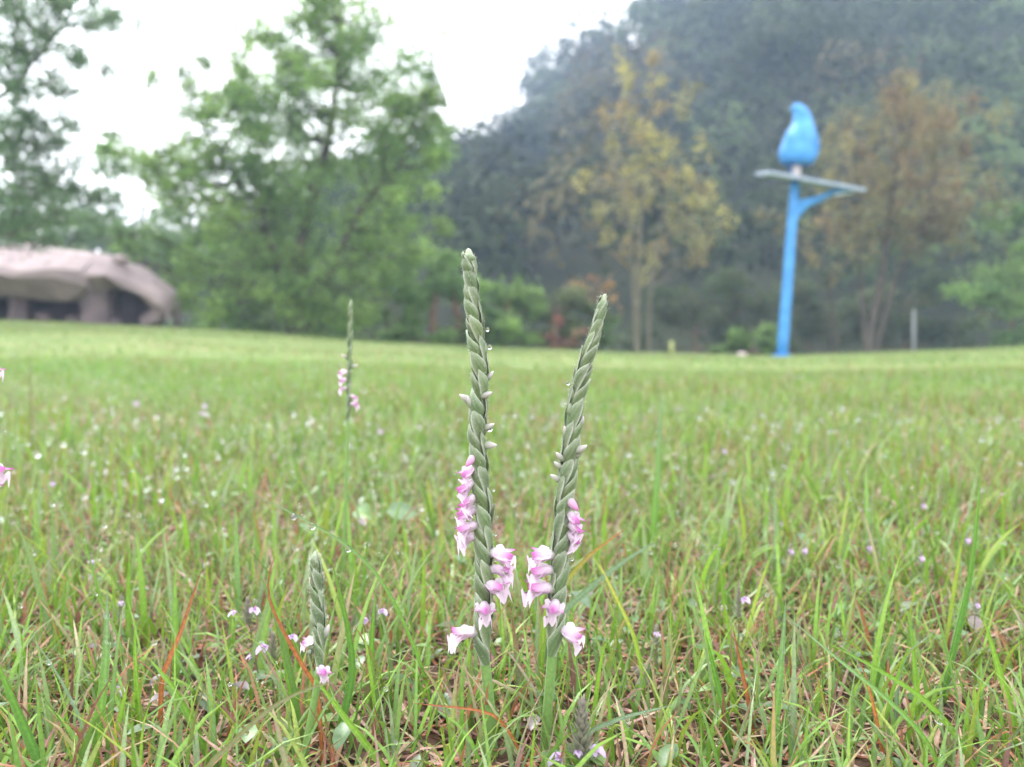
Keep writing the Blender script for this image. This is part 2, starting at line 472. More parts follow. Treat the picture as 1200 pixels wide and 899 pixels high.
# ------------------------------------------------------------------ single grass blades one can pick out
GR = (0.125, 0.26, 0.035); DG = (0.075, 0.18, 0.035); GG = (0.16, 0.24, 0.13); VG = (0.17, 0.31, 0.04); OR = (0.33, 0.12, 0.04); BR = (0.20, 0.075, 0.035); YE = (0.42, 0.34, 0.05); OL = (0.16, 0.17, 0.07)
def ribbon(name, px_path, Y, w_px, c0, c1, label, cat='grass blade', group=None, mat=None, taper=True, dY=0.0, n=16, roll=0.0):
    """one blade: its centre line through the given spots (base first), a folded strip with a midrib"""
    YY = np.linspace(Y, Y + dY, len(px_path))
    pts = np.array([P(x, y, yy) for (x, y), yy in zip(px_path, YY)])
    o_ = pts[0].copy()
    g = float(ground_z(o_[0], o_[1]))
    if o_[2] > g + 0.004:                      # root the blade in the ground
        pts = np.vstack([[o_[0] + 0.3 * (o_[0] - pts[1][0]), o_[1], g - 0.001], pts]); 
    c = spline(pts, n); S = np.linspace(0, 1, n)
    T = np.gradient(c, axis=0); T /= np.linalg.norm(T, axis=1)[:, None]
    view = np.array([math.sin(roll), -math.cos(roll), 0.25]); view /= np.linalg.norm(view)
    side = np.cross(T, view); side /= np.linalg.norm(side, axis=1)[:, None] + 1e-9
    nor = np.cross(side, T)
    w = w_px * Y / F * 0.5 * ((1 - S ** 3) if taper else np.ones(n)) * (0.7 + 0.3 * np.minimum(S * 4, 1)) + 0.00003
    Vv = np.stack([c - side * w[:, None] + nor * w[:, None] * 0.3, c - side * w[:, None] * 0.45 + nor * w[:, None] * 0.08, c, c + side * w[:, None] * 0.45 + nor * w[:, None] * 0.08, c + side * w[:, None] + nor * w[:, None] * 0.3], 1)
    cc = np.asarray(c0)[None] * (1 - S[:, None] ** 2) + np.asarray(c1)[None] * S[:, None] ** 2
    cc = np.stack([cc, cc * 0.94, cc * 1.25, cc * 0.94, cc], 1)
    base = c[0].copy()
    me = set_mesh(name, (Vv - base).reshape(-1, 3), np.array(grid_faces(n, 5)), cc.reshape(-1, 3))
    o = link(name, me, mat or M_GRASS); o.location = base
    tag(o, label, cat, group)
    return o, c, side, w

def drop_at(p, r, label, group):
    v, f = ICO3
    me = set_mesh('water_drop', v * np.array([1, 1, 1.08]) * r, f)
    o = link('water_drop', me, M_WATER); o.location = tuple(p)
    return tag(o, label, 'water drop', group)

HERO = [
 ('grass_shoot', [(52, 930), (45, 890), (20, 830), (-8, 765)], .225, 15, DG, GR, 'broad dark green grass blade leaning out of the lower left corner'),
 ('grass_shoot', [(168, 900), (165, 850), (160, 790), (158, 728)], .26, 10, VG, VG, 'bright lime green upright blade with a pointed tip near the lower left'),
 ('grass_shoot', [(250, 900), (233, 862), (205, 810), (174, 770)], .25, 10, GR, VG, 'bright green blade leaning left behind the lime green upright blade'),
 ('grass_shoot', [(108, 905), (97, 850), (80, 812), (58, 775), (34, 742)], .235, 6, GG, GG, 'narrow greyish wet blade slanting left beside the broad dark corner blade'),
 ('grass_shoot', [(112, 915), (116, 850), (124, 780), (126, 690)], .245, 13, GR, GG, 'tall wide wet blade edged with drops at the lower left'),
 ('dry_grass_shoot', [(190, 800), (199, 772), (213, 738), (236, 668)], .265, 7, OR, BR, 'straight orange dry blade rising at left above the lime green blades'),
 ('dry_grass_shoot', [(133, 890), (136, 868), (135, 850), (130, 835)], .24, 6, YE, YE, 'short curled yellow blade beside the tall wide wet blade'),
 ('grass_shoot', [(235, 915), (275, 868), (320, 828), (365, 806), (408, 796)], .20, 7, OL, OL, 'blurred olive grass stem slanting across the lower left foreground'),
 ('dry_grass_shoot', [(372, 812), (352, 775), (332, 738), (317, 705), (315, 675), (323, 650)], .245, 7, OR, BR, 'curved rust brown dry blade hooking beside the small budding orchid'),
 ('grass_shoot', [(468, 925), (440, 886), (400, 835), (362, 785)], .235, 9, VG, VG, 'bright green blade crossing in front of the small budding orchid stem'),
 ('grass_shoot', [(380, 925), (398, 860), (413, 790), (408, 735), (388, 655)], .25, 12, DG, GR, 'wide dark green upright blade just right of the small budding orchid'),
 ('grass_shoot', [(500, 800), (478, 740), (450, 685), (418, 648), (372, 617), (300, 580)], .27, 5, GR, GG, 'long arching blade with hanging drops left of the tall orchids'),
 ('grass_shoot', [(902, 930), (908, 850), (915, 780), (921, 700)], .24, 10, GR, GG, 'upright wet blade with drops along its edge at lower right'),
 ('grass_shoot', [(1110, 925), (1085, 868), (1040, 820), (985, 775), (922, 722)], .235, 6, GR, GG, 'long greyish blade falling diagonally left at the lower right'),
 ('grass_shoot', [(1155, 925), (1120, 862), (1085, 822), (1035, 788), (968, 752)], .24, 7, VG, GR, 'long bright green diagonal blade above the greyish one at lower right'),
 ('dry_grass_shoot', [(882, 900), (880, 840), (868, 780), (859, 735)], .26, 6, OR, BR, 'thin orange dry blade left of the upright dewy blade at right'),
 ('dry_grass_shoot', [(1038, 905), (1027, 845), (1018, 805), (1008, 775)], .25, 5, OR, OR, 'narrow orange dry strip below the two diagonal blades'),
 ('grass_shoot', [(1095, 850), (1112, 780), (1133, 690), (1144, 610), (1149, 545)], .29, 12, DG, GR, 'tallest dark green blade standing near the right edge'),
 ('grass_shoot', [(1050, 830), (1052, 800), (1062, 768), (1098, 738)], .27, 6, GG, GG, 'pale greyish curved wet blade behind the diagonal blades'),
 ('grass_shoot', [(640, 720), (662, 685), (690, 652), (735, 618)], .30, 8, VG, OR, 'green blade with a rusty orange tip right of the right orchid'),
 ('grass_shoot', [(650, 730), (690, 690), (735, 655), (775, 632)], .315, 9, GG, GG, 'greyish wet blade slanting right behind the rusty tipped blade'),
 ('dry_grass_shoot', [(620, 905), (603, 868), (585, 843), (558, 832), (482, 824)], .235, 4, OR, BR, 'thin dark red bent stalk crossing the foot of the left orchid stem'),
 ('grass_shoot', [(752, 790), (742, 745), (722, 700), (702, 660)], .28, 6, VG, YE, 'yellow green blade curving left beyond the right orchid'),
 ('grass_shoot', [(690, 862), (712, 848), (740, 838), (790, 826)], .235, 6, GG, GG, 'low wet blade lying right above the lilac herb spike'),
 ('grass_shoot', [(552, 930), (549, 890), (551, 830), (553, 758)], .262, 10, GR, OL, 'plain green culm standing close beside the left orchid stem'),
 ('grass_shoot', [(446, 905), (438, 830), (436, 760), (440, 690)], .28, 11, GR, GR, 'upright mid green blade between the small orchid and the tall pair'),
 ('grass_shoot', [(852, 905), (852, 850), (838, 790), (826, 740)], .25, 9, DG, GR, 'dark green blade at right behind the thin orange dry blade'),
 ('grass_shoot', [(1078, 905), (1076, 850), (1072, 790), (1066, 720)], .275, 11, VG, GR, 'upright yellow green blade below the tallest blade at right'),
 ('grass_shoot', [(1192, 905), (1186, 840), (1172, 790), (1150, 715)], .26, 9, VG, VG, 'bright blade leaning left in the lower right corner'),
 ('grass_shoot', [(760, 700), (764, 640), (770, 560), (776, 455)], .48, 9, GR, GG, 'long thin blurred blade rising right of the right orchid tip'),
 ('seed_grass', [(384, 560), (386, 500), (385, 460), (381, 402)], .9, 2, (.17, .12, .06), (.2, .15, .08), 'thin brown blurred stalk just left of the slender distant orchid'),
 ('seed_grass', [(38, 520), (37, 480), (36, 440), (38, 405)], .9, 4, OL, OL, 'thin green blurred stalk at the far left of the lawn'),
]
hero = {}
for (nm, path, Y, w, c0, c1, lab) in HERO:
    o, line, side, hw = ribbon(nm, path, Y, w, c0, c1, lab, cat='dry grass' if nm.startswith('dry') else 'grass blade', group='single grass blades in the foreground', mat=M_THATCH if nm.startswith('dry') else M_GRASS, roll=random.uniform(-0.5, 0.5))
    hero[lab[:14]] = (line, side, hw)

def on_blade(key, px, py, hang, r):
    """the spot on a picked blade nearest to where the photograph shows the drop"""
    line, side, hw = hero[key]
    v = line - np.array([0, 0, CAM_H])
    f_ = v[:, 1] * math.cos(PITCH) - v[:, 2] * math.sin(PITCH); u_ = v[:, 1] * math.sin(PITCH) + v[:, 2] * math.cos(PITCH)
    k = int(np.argmin((600 + F * v[:, 0] / f_ - px) ** 2 + (449.5 - F * u_ / f_ - py) ** 2))
    k = min(max(k, 0), len(line) - 2)
    if hang: return line[k] - np.array([0, .0002, r * .85])
    return line[k] + side[k] * hw[k] * .5 - np.array([0, r * .6 + .0003, 0])
for (px, py) in ((333, 602), (347, 608), (367, 617), (411, 637)):
    drop_at(on_blade('long arching b', px, py, True, .00105), 0.00105, 'clear drop hanging under the long arching blade', 'drops hanging from the arching blade')
for (px, py, r) in ((921, 770, .0006), (919, 806, .0006), (918, 838, .0005), (916, 856, .0008), (917, 880, .0006)):
    drop_at(on_blade('upright wet bl', px, py, False, r), r, 'small drop beaded on the edge of the upright wet blade', 'drops on the upright blade at right')
for (px, py, r) in ((737, 840, .0010), (717, 845, .0009), (762, 832, .0008)):
    drop_at(on_blade('low wet blade ', px, py, True, r), r, 'drop hanging under the low blade above the lilac herb', 'drops under the low blade')
drop_at(on_blade('long bright gr', 1096, 838, True, .0015), .0015, 'largest round drop hanging from the diagonal blades at right', None)
drop_at(on_blade('long bright gr', 1112, 856, True, .0011), .0011, 'smaller glinting drop just right of the largest hanging drop', None)
for (key, px, py, r) in (('tall wide wet ', 126, 717, .0010), ('tall wide wet ', 124, 752, .0008), ('tall wide wet ', 122, 790, .0006), ('narrow greyish', 62, 780, .0008), ('narrow greyish', 84, 820, .0007)):
    drop_at(on_blade(key, px, py, False, r), r, 'round drop clinging to a wet blade at the lower left', 'drops on the wet blades at lower left')

# pale broad leaves in the turf
def broad_leaf(px, py, Y, Lpx, Wpx, ang, tilt, c, label):
    n = 9; S = np.linspace(0, 1, n); q = Y / F
    L, W = Lpx * q, Wpx * q
    prof = np.sin(math.pi * np.clip(S, 0, 1) ** 0.8) ** 0.8
    rows = []
    for s, p in zip(S, prof):
        for t in (-1, -.5, 0, .5, 1):
            rows.append([(s - .5) * L, t * W * p * .5, abs(t) * W * .12 * p - (s - .5) ** 2 * L * .25])
    Vv = np.array(rows); cc = np.tile(np.asarray(c, float), (len(Vv), 1)); cc[2::5] *= 1.3
    o = link('broad_leaf', set_mesh('broad_leaf', Vv, np.array(grid_faces(n, 5)), cc), M_HERB)
    p = P(px, py, Y)
    o.location = tuple(p); o.rotation_euler = (tilt, 0.15, ang)
    return tag(o, label, 'leaf')
broad_leaf(472, 600, .53, 40, 26, .5, .8, (.13, .20, .10), 'pale broad leaf in the turf left of the left orchid')
broad_leaf(425, 600, .54, 36, 22, -.9, .7, (.11, .19, .06), 'green broad leaf behind the slender orchid stem')
broad_leaf(392, 585, .56, 34, 20, 1.9, .9, (.18, .27, .06), 'yellowish broad leaf left of the slender orchid stem')

# ------------------------------------------------------------------ orchids
def petal_surface(L, W, curl, cup, n=7, m=5, frill=0.0, blunt=False, lift=0.0, trough=1.0):
    """a petal growing along +x: ovate, cupped across, bent down (curl>0) along its length"""
    S = np.linspace(0, 1, n); rows = []; cs = []
    ang = 0; x = z = 0.0
    for i, s in enumerate(S):
        a = lift - curl * s ** 1.5
        if i:
            x += math.cos(a) * L / (n - 1); z += math.sin(a) * L / (n - 1)
        p = (math.sin(math.pi * (0.12 + 0.88 * s) ** 0.9) ** 0.75) if s < 1 else 0.0
        if blunt: p = (.55 + .25 * math.sin(s * 7)) * (1 - .25 * s ** 4)
        for t in np.linspace(-1, 1, m):
            fr = frill * math.sin(t * 7 + s * 9) * s * abs(t)
            off = cup * W * (t * t) * trough
            rows.append([x - math.sin(a) * off * 1.0, t * W * 0.5 * p, z + math.cos(a) * off + fr * W])
            cs.append((s, t))
    return np.array(rows), grid_faces(n, m), np.array(cs)

WHITE = np.array([0.72, 0.62, 0.70]); PINK = np.array([0.56, 0.10, 0.45]); PALE = np.array([0.70, 0.50, 0.66]); OVA = np.array([0.23, 0.32, 0.15])
def flower_meshes(pink, tag_):
    """perianth tube, hood, two spreading sepals and frilled lip; unit length about 1"""
    out = {}
    # tube: green ovary running into a white throat
    n, k = 9, 10
    s = np.linspace(0, 1, n)
    pts = np.stack([-0.15 + 0.72 * s, 0 * s, 0.05 * np.sin(s * 3) - 0.12 * (1 - s) ** 2], 1)
    rad = 0.11 + 0.10 * np.sin(math.pi * np.clip(s * .75 + .1, 0, 1)) + 0.03 * s
    Vv, f = tube_geo(pts, rad, k, cap=False)
    tt = np.repeat(s, k)[:, None]
    mixv = np.clip((tt - .2) / .3, 0, 1)
    c = OVA * (1 - mixv) + WHITE * mixv
    out['flower'] = set_mesh('flower_tube_' + tag_, Vv, f, c)
    # hood over the throat
    Vv, f, st = petal_surface(0.95, 0.62, 0.25, -0.42, 9, 7, lift=0.12)
    Vv[:, 2] += 0.20; Vv[:, 0] += 0.12
    tipm = np.clip((st[:, :1] - (0.55 - 0.35 * pink)) / 0.5, 0, 1)
    side = 1 - 0.4 * np.abs(st[:, 1:2])
    out['hood'] = set_mesh('flower_hood_' + tag_, Vv, f, WHITE * (1 - tipm * side) + PINK * tipm * side)
    # lateral sepals
    for sg, nm in ((-1, 'a'), (1, 'b')):
        Vv, f, st = petal_surface(0.95, 0.34, -0.55, 0.18, 7, 3, lift=-0.15)
        a = sg * 0.42
        ca, sa = math.cos(a), math.sin(a)
        Vv = np.stack([Vv[:, 0] * ca - Vv[:, 1] * sa, Vv[:, 0] * sa + Vv[:, 1] * ca, Vv[:, 2]], 1)
        Vv[:, 0] += 0.22; Vv[:, 1] += sg * 0.14; Vv[:, 2] += 0.02
        tm = np.clip((st[:, :1] - 0.35) / 0.6, 0, 1)
        out['sepal_' + nm] = set_mesh('flower_sepal_' + tag_, Vv, f, WHITE * (1 - tm) + (PINK * (.5 + .5 * pink) + PALE * (.5 - .5 * pink)) * tm)
    # lip
    Vv, f, st = petal_surface(1.0, 1.3, 1.25, 0.26, 12, 9, frill=0.36, lift=-0.1, blunt=True)
    Vv[:, 0] += 0.18; Vv[:, 2] -= 0.14
    tm = np.clip((st[:, :1] - .3) / .7, 0, 1) * (.12 + .3 * pink)
    out['lip'] = set_mesh('flower_lip_' + tag_, Vv, f, WHITE * 1.08 * (1 - tm) + PALE * tm)
    for me in out.values():
        me.materials.append(M_PETAL)
    return out
FL = {'pale': flower_meshes(0.15, 'pale'), 'mid': flower_meshes(0.55, 'mid'), 'pink': flower_meshes(1.0, 'pink')}

def bud_mesh(tag_, c0, c1):
    v, f = ICO2
    s = (v[:, 0] + 1) / 2
    V2 = np.stack([v[:, 0] * .5 + .42, v[:, 1] * .20 * (1.15 - .75 * s ** 2), v[:, 2] * .22 * (1.15 - .7 * s ** 2) + 0.10 * s ** 2], 1)
    me = set_mesh('bud_' + tag_, V2, f, np.asarray(c0)[None] * (1 - s[:, None] ** 1.3) + np.asarray(c1)[None] * s[:, None] ** 1.3)
    me.materials.append(M_PETAL); return me
BUD = {'white': bud_mesh('white', (.25, .32, .18), (.74, .66, .70)), 'pinkbud': bud_mesh('pink', (.66, .58, .62), (.62, .22, .50)), 'green': bud_mesh('green', (.22, .30, .15), (.42, .46, .34))}

class Axis:
    def __init__(s, path, Y, lean=0.0):
        YY = np.linspace(Y, Y + lean, len(path))
        s.pts = spline([P(x, y, yy) for (x, y), yy in zip(path, YY)], 160)
        s.rows = spline([(x, y, 0) for x, y in path], 160)[:, 1]
        s.T = np.gradient(s.pts, axis=0); s.T /= np.linalg.norm(s.T, axis=1)[:, None]
        s.len = np.concatenate([[0], np.cumsum(np.linalg.norm(np.diff(s.pts, axis=0), axis=1))])
    def at_row(s, row):                       # arclength where the axis passes a row (rows fall upward)
        return float(np.interp(-row, -s.rows, s.len))
    def point(s, l):
        p = np.array([np.interp(l, s.len, s.pts[:, k]) for k in range(3)])
        t = np.array([np.interp(l, s.len, s.T[:, k]) for k in range(3)])
        if l > s.len[-1]: p = s.pts[-1] + s.T[-1] * (l - s.len[-1])
        return p, t / np.linalg.norm(t)
    def radial(s, t, az):
        u = np.array([1.0, 0, 0]); u -= t * np.dot(u, t); u /= np.linalg.norm(u)
        v = np.cross(u, t); v = v if v[1] < 0 else -v       # v points to the camera side
        return v * math.cos(az) + u * math.sin(az)

HAIR = []
def bract(ax, l0, az, L, W, wid, twist, flare, parent, origin, hue, hand):
    """a sheathing bract: base tucked under the ones below, belly bulging, pointed tip free"""
    n, m = 10, 9
    rows = []; cs = []
    ph = random.uniform(0, 6)
    for i in range(n):
        s = i / (n - 1)
        prof = (math.sin(math.pi * (0.20 + 0.80 * s) ** 1.05)) ** 0.95 if s < 1 else 0.02
        r = wid * (0.27 + 0.19 * smooth01(0, .6, s) - .05 * smooth01(.7, 1, s)) + flare * s ** 4
        p, t = ax.point(l0 + L * s)
        for j in range(m):
            tt = -1 + 2 * j / (m - 1)
            phi = tt * min(W * prof / max(r, 1e-5) * 0.5, 1.5)
            rr = r * (1 - 0.09 * tt * tt + .10 * tt * hand) + .012 * wid * math.cos(tt * 12) + .015 * wid * math.sin(s * 7 + ph)
            d = ax.radial(t, az + twist * (s - .3) + phi)
            rows.append(p + d * rr)
            if s > .25: HAIR.append((rows[-1], d * .8 + t * .6))
            edge = min(1, max(abs(tt) ** 4 * 0.85, s ** 6 * 0.85))
            base = np.asarray(hue) * (0.92 + 0.14 * math.cos(tt * 12)) * (1 - .12 * s)
            cs.append(base * (1 - edge) + np.array([.47, .51, .40]) * edge)
    me = set_mesh('bract', np.array(rows) - origin, np.array(grid_faces(n, m)), np.array(cs))
    return link('bract', me, M_BRACT, parent)

def hairs(points, n, L, w, origin, parent):
    """fine glandular hairs all over the bracts"""
    k = rng.integers(0, len(points), n)
    p = np.array([points[i][0] for i in k]) + rng.normal(size=(n, 3)) * L * .5
    d = np.array([points[i][1] for i in k]) + rng.normal(size=(n, 3)) * .45
    d /= np.linalg.norm(d, axis=1)[:, None]
    sd = np.cross(d, rng.normal(size=(n, 3))); sd /= np.linalg.norm(sd, axis=1)[:, None]
    l = (rng.uniform(.5, 1.3, n) * L)[:, None]
    V = np.stack([p - sd * w, p + sd * w, p + d * l], 1).reshape(-1, 3) - origin
    o = link('hairs', set_mesh('hairs', V, np.arange(n * 3).reshape(n, 3), np.array([.50, .54, .45])), M_BRACT, parent)
    tag(o, kind='stuff')

def orchid(label, path, Y, rows, width_px, flowers, buds, hand, step_px, bract_px, stem_px, seed, lean=0.0, group='pink spiral orchids in the lawn', tip_taper=.25, fl_px=24):
    """stem, spike axis, spiral of bracts, buds and open flowers. rows = (spike top row, spike bottom row)"""
    rr = random.Random(seed)
    ax = Axis(path, Y, lean)
    q = Y / F
    origin = ax.pts[0].copy(); origin[2] = float(ground_z(origin[0], origin[1]))
    HAIR.clear()
    root = empty('orchid', origin); tag(root, label, 'orchid', group)
    l_top, l_bot = ax.at_row(rows[0]), ax.at_row(rows[1])
    # stem and axis
    n = 40; ls = np.linspace(0, l_top - 6 * q, n)
    pts = np.array([ax.point(l)[0] for l in ls])
    pts = np.vstack([[pts[0][0], pts[0][1], origin[2] - 0.002], pts]); ls = np.concatenate([[0], ls])
    rad = np.interp(ls, [0, l_bot, l_bot + 30 * q, l_top], [stem_px * .52 * q, stem_px * .46 * q, stem_px * .44 * q, stem_px * .18 * q])
    Vv, f = tube_geo(pts, rad, 12)
    cc = np.tile(np.array([.15, .27, .07]), (len(Vv), 1)) * np.array([1, 1, 1]) 
    cc = cc * np.linspace(.9, 1.1, len(Vv))[:, None]
    link('stem', set_mesh('stem', Vv - origin, f, cc), M_STEM, root)
    # sheath round the lower stem
    hs = (l_bot) * 0.55
    # spiral of bracts from the bottom of the spike to its tip
    l = l_bot; k = 0; az = rr.uniform(-.4, .4)
    while l < l_top - 8 * q:
        u = (l - l_bot) / (l_top - l_bot)                 # 0 at the bottom, 1 at the tip
        taper = 1.0 - tip_taper * float(smooth01(.55, 1.0, u))
        L = bract_px * q * (1.1 - .2 * u) * rr.uniform(.92, 1.1)
        W = width_px * 1.02 * q * taper * rr.uniform(.92, 1.08)
        if l + L > l_top + 3 * q: L = max(l_top + 3 * q - l, 16 * q)
        flare = rr.uniform(-.05, .12) * width_px * q * (1.8 if rr.random() < .2 else 1)
        if u > .8: flare = -width_px * q * .30 * min(1, (u - .8) / .15)
        hue = np.array([.125, .19, .075]) * rr.uniform(.85, 1.15) * np.array([rr.uniform(.95, 1.08), 1, rr.uniform(.9, 1.12)])
        bract(ax, l - 6 * q, az, L, W, width_px * q * taper, hand * 2.3, flare, root, origin, hue, hand)
        az += hand * R(137.5) + rr.uniform(-.12, .12)
        l += step_px * q * (1.0 if u < .8 else .8) * rr.uniform(.93, 1.07)
        k += 1
    if width_px > 15: hairs(HAIR, 1500, 2.6 * q, .22 * q, origin, root)
    # tip: closed bud
    p, t = ax.point(l_top - 9 * q)
    v, f2 = ICO2
    axs = np.stack([ax.radial(t, math.pi / 2), np.cross(t, ax.radial(t, math.pi / 2)), t], 1)
    vv = v * np.array([width_px * (1 - tip_taper) * .24, width_px * (1 - tip_taper) * .24, 10.0]) * q
    tip = link('tip_bud', set_mesh('tip_bud', vv @ axs.T + p - origin, f2, np.array([.36, .42, .28])), M_BRACT, root)
    # flowers and buds: (row, azimuth deg, droop deg, size, sort)
    def place(o, row, azd, droop, size, spin, inset):
        l = ax.at_row(row); p, t = ax.point(l)
        d = ax.radial(t, R(azd))
        fx = d * math.cos(R(droop)) - t * math.sin(R(droop)); fx /= np.linalg.norm(fx)
        fy = np.cross(t, fx); fy /= np.linalg.norm(fy); fz = np.cross(fx, fy)
        b = p + d * inset - origin
        sc = size * fl_px * q
        M = Matrix(((fx[0], fy[0], fz[0], 0), (fx[1], fy[1], fz[1], 0), (fx[2], fy[2], fz[2], 0), (0, 0, 0, 1)))
        o.matrix_local = Matrix.Translation(Vector(b)) @ M @ Matrix.Rotation(R(spin), 4, 'X') @ Matrix.Scale(sc, 4)
    for (row, azd, droop, size, sort) in flowers:
        ms = FL[sort]
        fo = link('flower', ms['flower'], None, root)
        place(fo, row + rr.uniform(-2, 2), azd + rr.uniform(-8, 8), droop + rr.uniform(-7, 7), size * rr.uniform(.92, 1.1), rr.uniform(-22, 22), width_px * .26 * q)
        for nm, key in (('hood', 'hood'), ('sepal', 'sepal_a'), ('sepal', 'sepal_b'), ('lip', 'lip')):
            link(nm, ms[key], None, fo)
    for (row, azd, droop, size, sort) in buds:
        bo = link('bud', BUD[sort], None, root)
        place(bo, row + 4, azd, droop - (26 if sort != 'pinkbud' else 0), size * 1.2, rr.uniform(-40, 40), width_px * .27 * q)
    return root, ax

A_path = [(580, 925), (577, 880), (574, 830), (569, 780), (566, 740), (567, 690), (567, 640), (566, 590), (562, 550), (559, 510), (561, 470), (563, 440), (560, 408), (556, 375), (552, 335), (549, 292)]
A_fl = [(540, -62, 30, .78, 'pink'), (557, -72, 28, .92, 'pink'), (573, -76, 26, 1.0, 'pink'), (590, -80, 20, 1.05, 'pink'), (608, -78, 18, .95, 'mid'), (624, -98, 14, .85, 'mid'),
        (640, 84, 10, 1.05, 'mid'), (661, 76, 8, 1.1, 'mid'), (679, 48, 6, 1.05, 'mid'), (700, 8, 8, 1.0, 'mid'), (735, -80, 2, 1.12, 'pale')]
A_bd = [(523, -40, 40, .75, 'pinkbud'), (512, 66, 34, .72, 'white'), (494, 78, 5, .62, 'white'), (470, -66, -28, .62, 'white'), (463, -84, 6, .72, 'white'), (456, 40, 6, .66, 'white'), (437, 92, -20, .52, 'white'), (428, -64, -45, .55, 'green'), (410, 60, -40, .55, 'green')]
axA = orchid('taller left orchid of the upright pair, straight green tip, pink flowers on both sides', A_path, .25, (292, 768), 24.5, A_fl, A_bd, -1, 8.6, 42, 13, 3, tip_taper=.15)

B_path = [(634, 925), (638, 885), (642, 830), (646, 780), (649, 740), (654, 690), (657, 640), (661, 590), (666, 550), (671, 505), (677, 460), (688, 420), (700, 380), (709, 345)]
B_fl = [(592, 58, 32, .85, 'pink'), (606, 66, 32, .9, 'pink'), (619, 70, 36, .8, 'pink'), (646, -84, 2, 1.05, 'mid'), (664, -84, 2, 1.05, 'mid'), (683, -66, 6, 1.15, 'mid'), (700, -14, 10, 1.0, 'mid'), (733, 80, 8, 1.1, 'pale')]
B_bd = [(532, -70, -8, .6, 'white'), (574, 36, 34, .82, 'pinkbud'), (556, -80, 6, .62, 'white'), (541, -84, 2, .52, 'white'), (527, 58, -24, .62, 'white'), (521, 50, -4, .74, 'white'), (492, 80, -40, .55, 'white'), (480, -52, -50, .6, 'green'), (505, -72, -40, .55, 'white'), (462, -60, -50, .55, 'green')]
axB = orchid('right orchid of the upright pair, spike leaning right with unopened tip', B_path, .252, (345, 758), 24.5, B_fl, B_bd, 1, 8.6, 44, 12.5, 5, tip_taper=.4)

C_path = [(401, 705), (403, 650), (406, 560), (408, 490), (409, 450), (410, 400), (411, 352)]
orchid('slender distant orchid with thin spike rising left of the tall pair', C_path, .42, (352, 486), 7.5,
       [(434, -70, 12, 1, 'mid'), (443, -84, 12, 1, 'pink'), (452, -80, 10, 1, 'mid'), (461, 60, 12, 1, 'mid'), (472, 80, 8, 1.1, 'pink')], [(425, 80, 10, .9, 'white'), (415, -70, 0, .9, 'white')], 1, 5.5, 18, 4.5, 8, fl_px=9)
D_path = [(350, 925), (356, 890), (366, 835), (374, 785), (375, 745), (372, 700), (369, 647)]
orchid('small budding orchid low in the grass with one magenta flower', D_path, .24, (647, 772), 18,
       [(776, 35, 24, .72, 'pink'), (752, -72, 4, .62, 'pale')], [(742, 75, -35, .7, 'white'), (728, -70, -40, .6, 'green')], -1, 8.5, 34, 9, 11)
E_path = [(-26, 760), (-25, 700), (-24, 620), (-23, 540), (-22, 470), (-22, 390)]
orchid('orchid cut off by the left picture edge, only pink petals showing', E_path, .30, (390, 600), 20,
       [(545, 80, 14, 1.1, 'pink'), (560, 66, 8, 1.0, 'mid'), (528, 60, 20, .8, 'pink'), (430, 84, 10, .7, 'pink')], [], 1, 11, 44, 10, 12)

for (px, py, Y, r) in ((576, 496, .244, .0011), (576, 569, .244, .0006), (571, 405, .244, .0007), (567, 385, .244, .0006), (682, 592, .243, .0012), (669, 648, .243, .0008), (577, 620, .244, .0006), (660, 449, .246, .0007), (668, 690, .245, .0006), (575, 650, .243, .0005)):
    sd_ = 'left' if px < 600 else 'right'
    ax_ = (axA if px < 600 else axB)[1]; p_, t_ = ax_.point(ax_.at_row(py)); q_ = P(px, py, .25)
    drop_at(p_ + ax_.radial(t_, R(82 if q_[0] > p_[0] else -82)) * (.0034 + r * .5), r, f'clear rain drop clinging to the {sd_} tall orchid spike', f'rain drops on the {sd_} orchid spike')

# ------------------------------------------------------------------ small lilac-flowered herbs
LIL = np.array([.55, .42, .62])
def herb_flower_mesh():
    g = Geo()
    Vv, f, st = petal_surface(1.0, .75, .9, .2, 7, 5, lift=.1)
    g.add(Vv, f, LIL * .9 + np.array([.12, .12, .12]))
    for sg in (-1, 1):
        Vv, f, st = petal_surface(.8, .5, .7, .15, 6, 3, lift=0)
        ca, sa = math.cos(sg * .8), math.sin(sg * .8)
        Vv = np.stack([Vv[:, 0] * ca - Vv[:, 1] * sa, Vv[:, 0] * sa + Vv[:, 1] * ca, Vv[:, 2]], 1)
        g.add(Vv, f, LIL)
    Vv, f, st = petal_surface(.6, .35, -.6, -.2, 5, 3, lift=.6)
    g.add(Vv, f, np.array([.42, .2, .42]))
    me = g.mesh('herb_flower'); me.materials.append(M_PETAL); return me
HF = herb_flower_mesh()
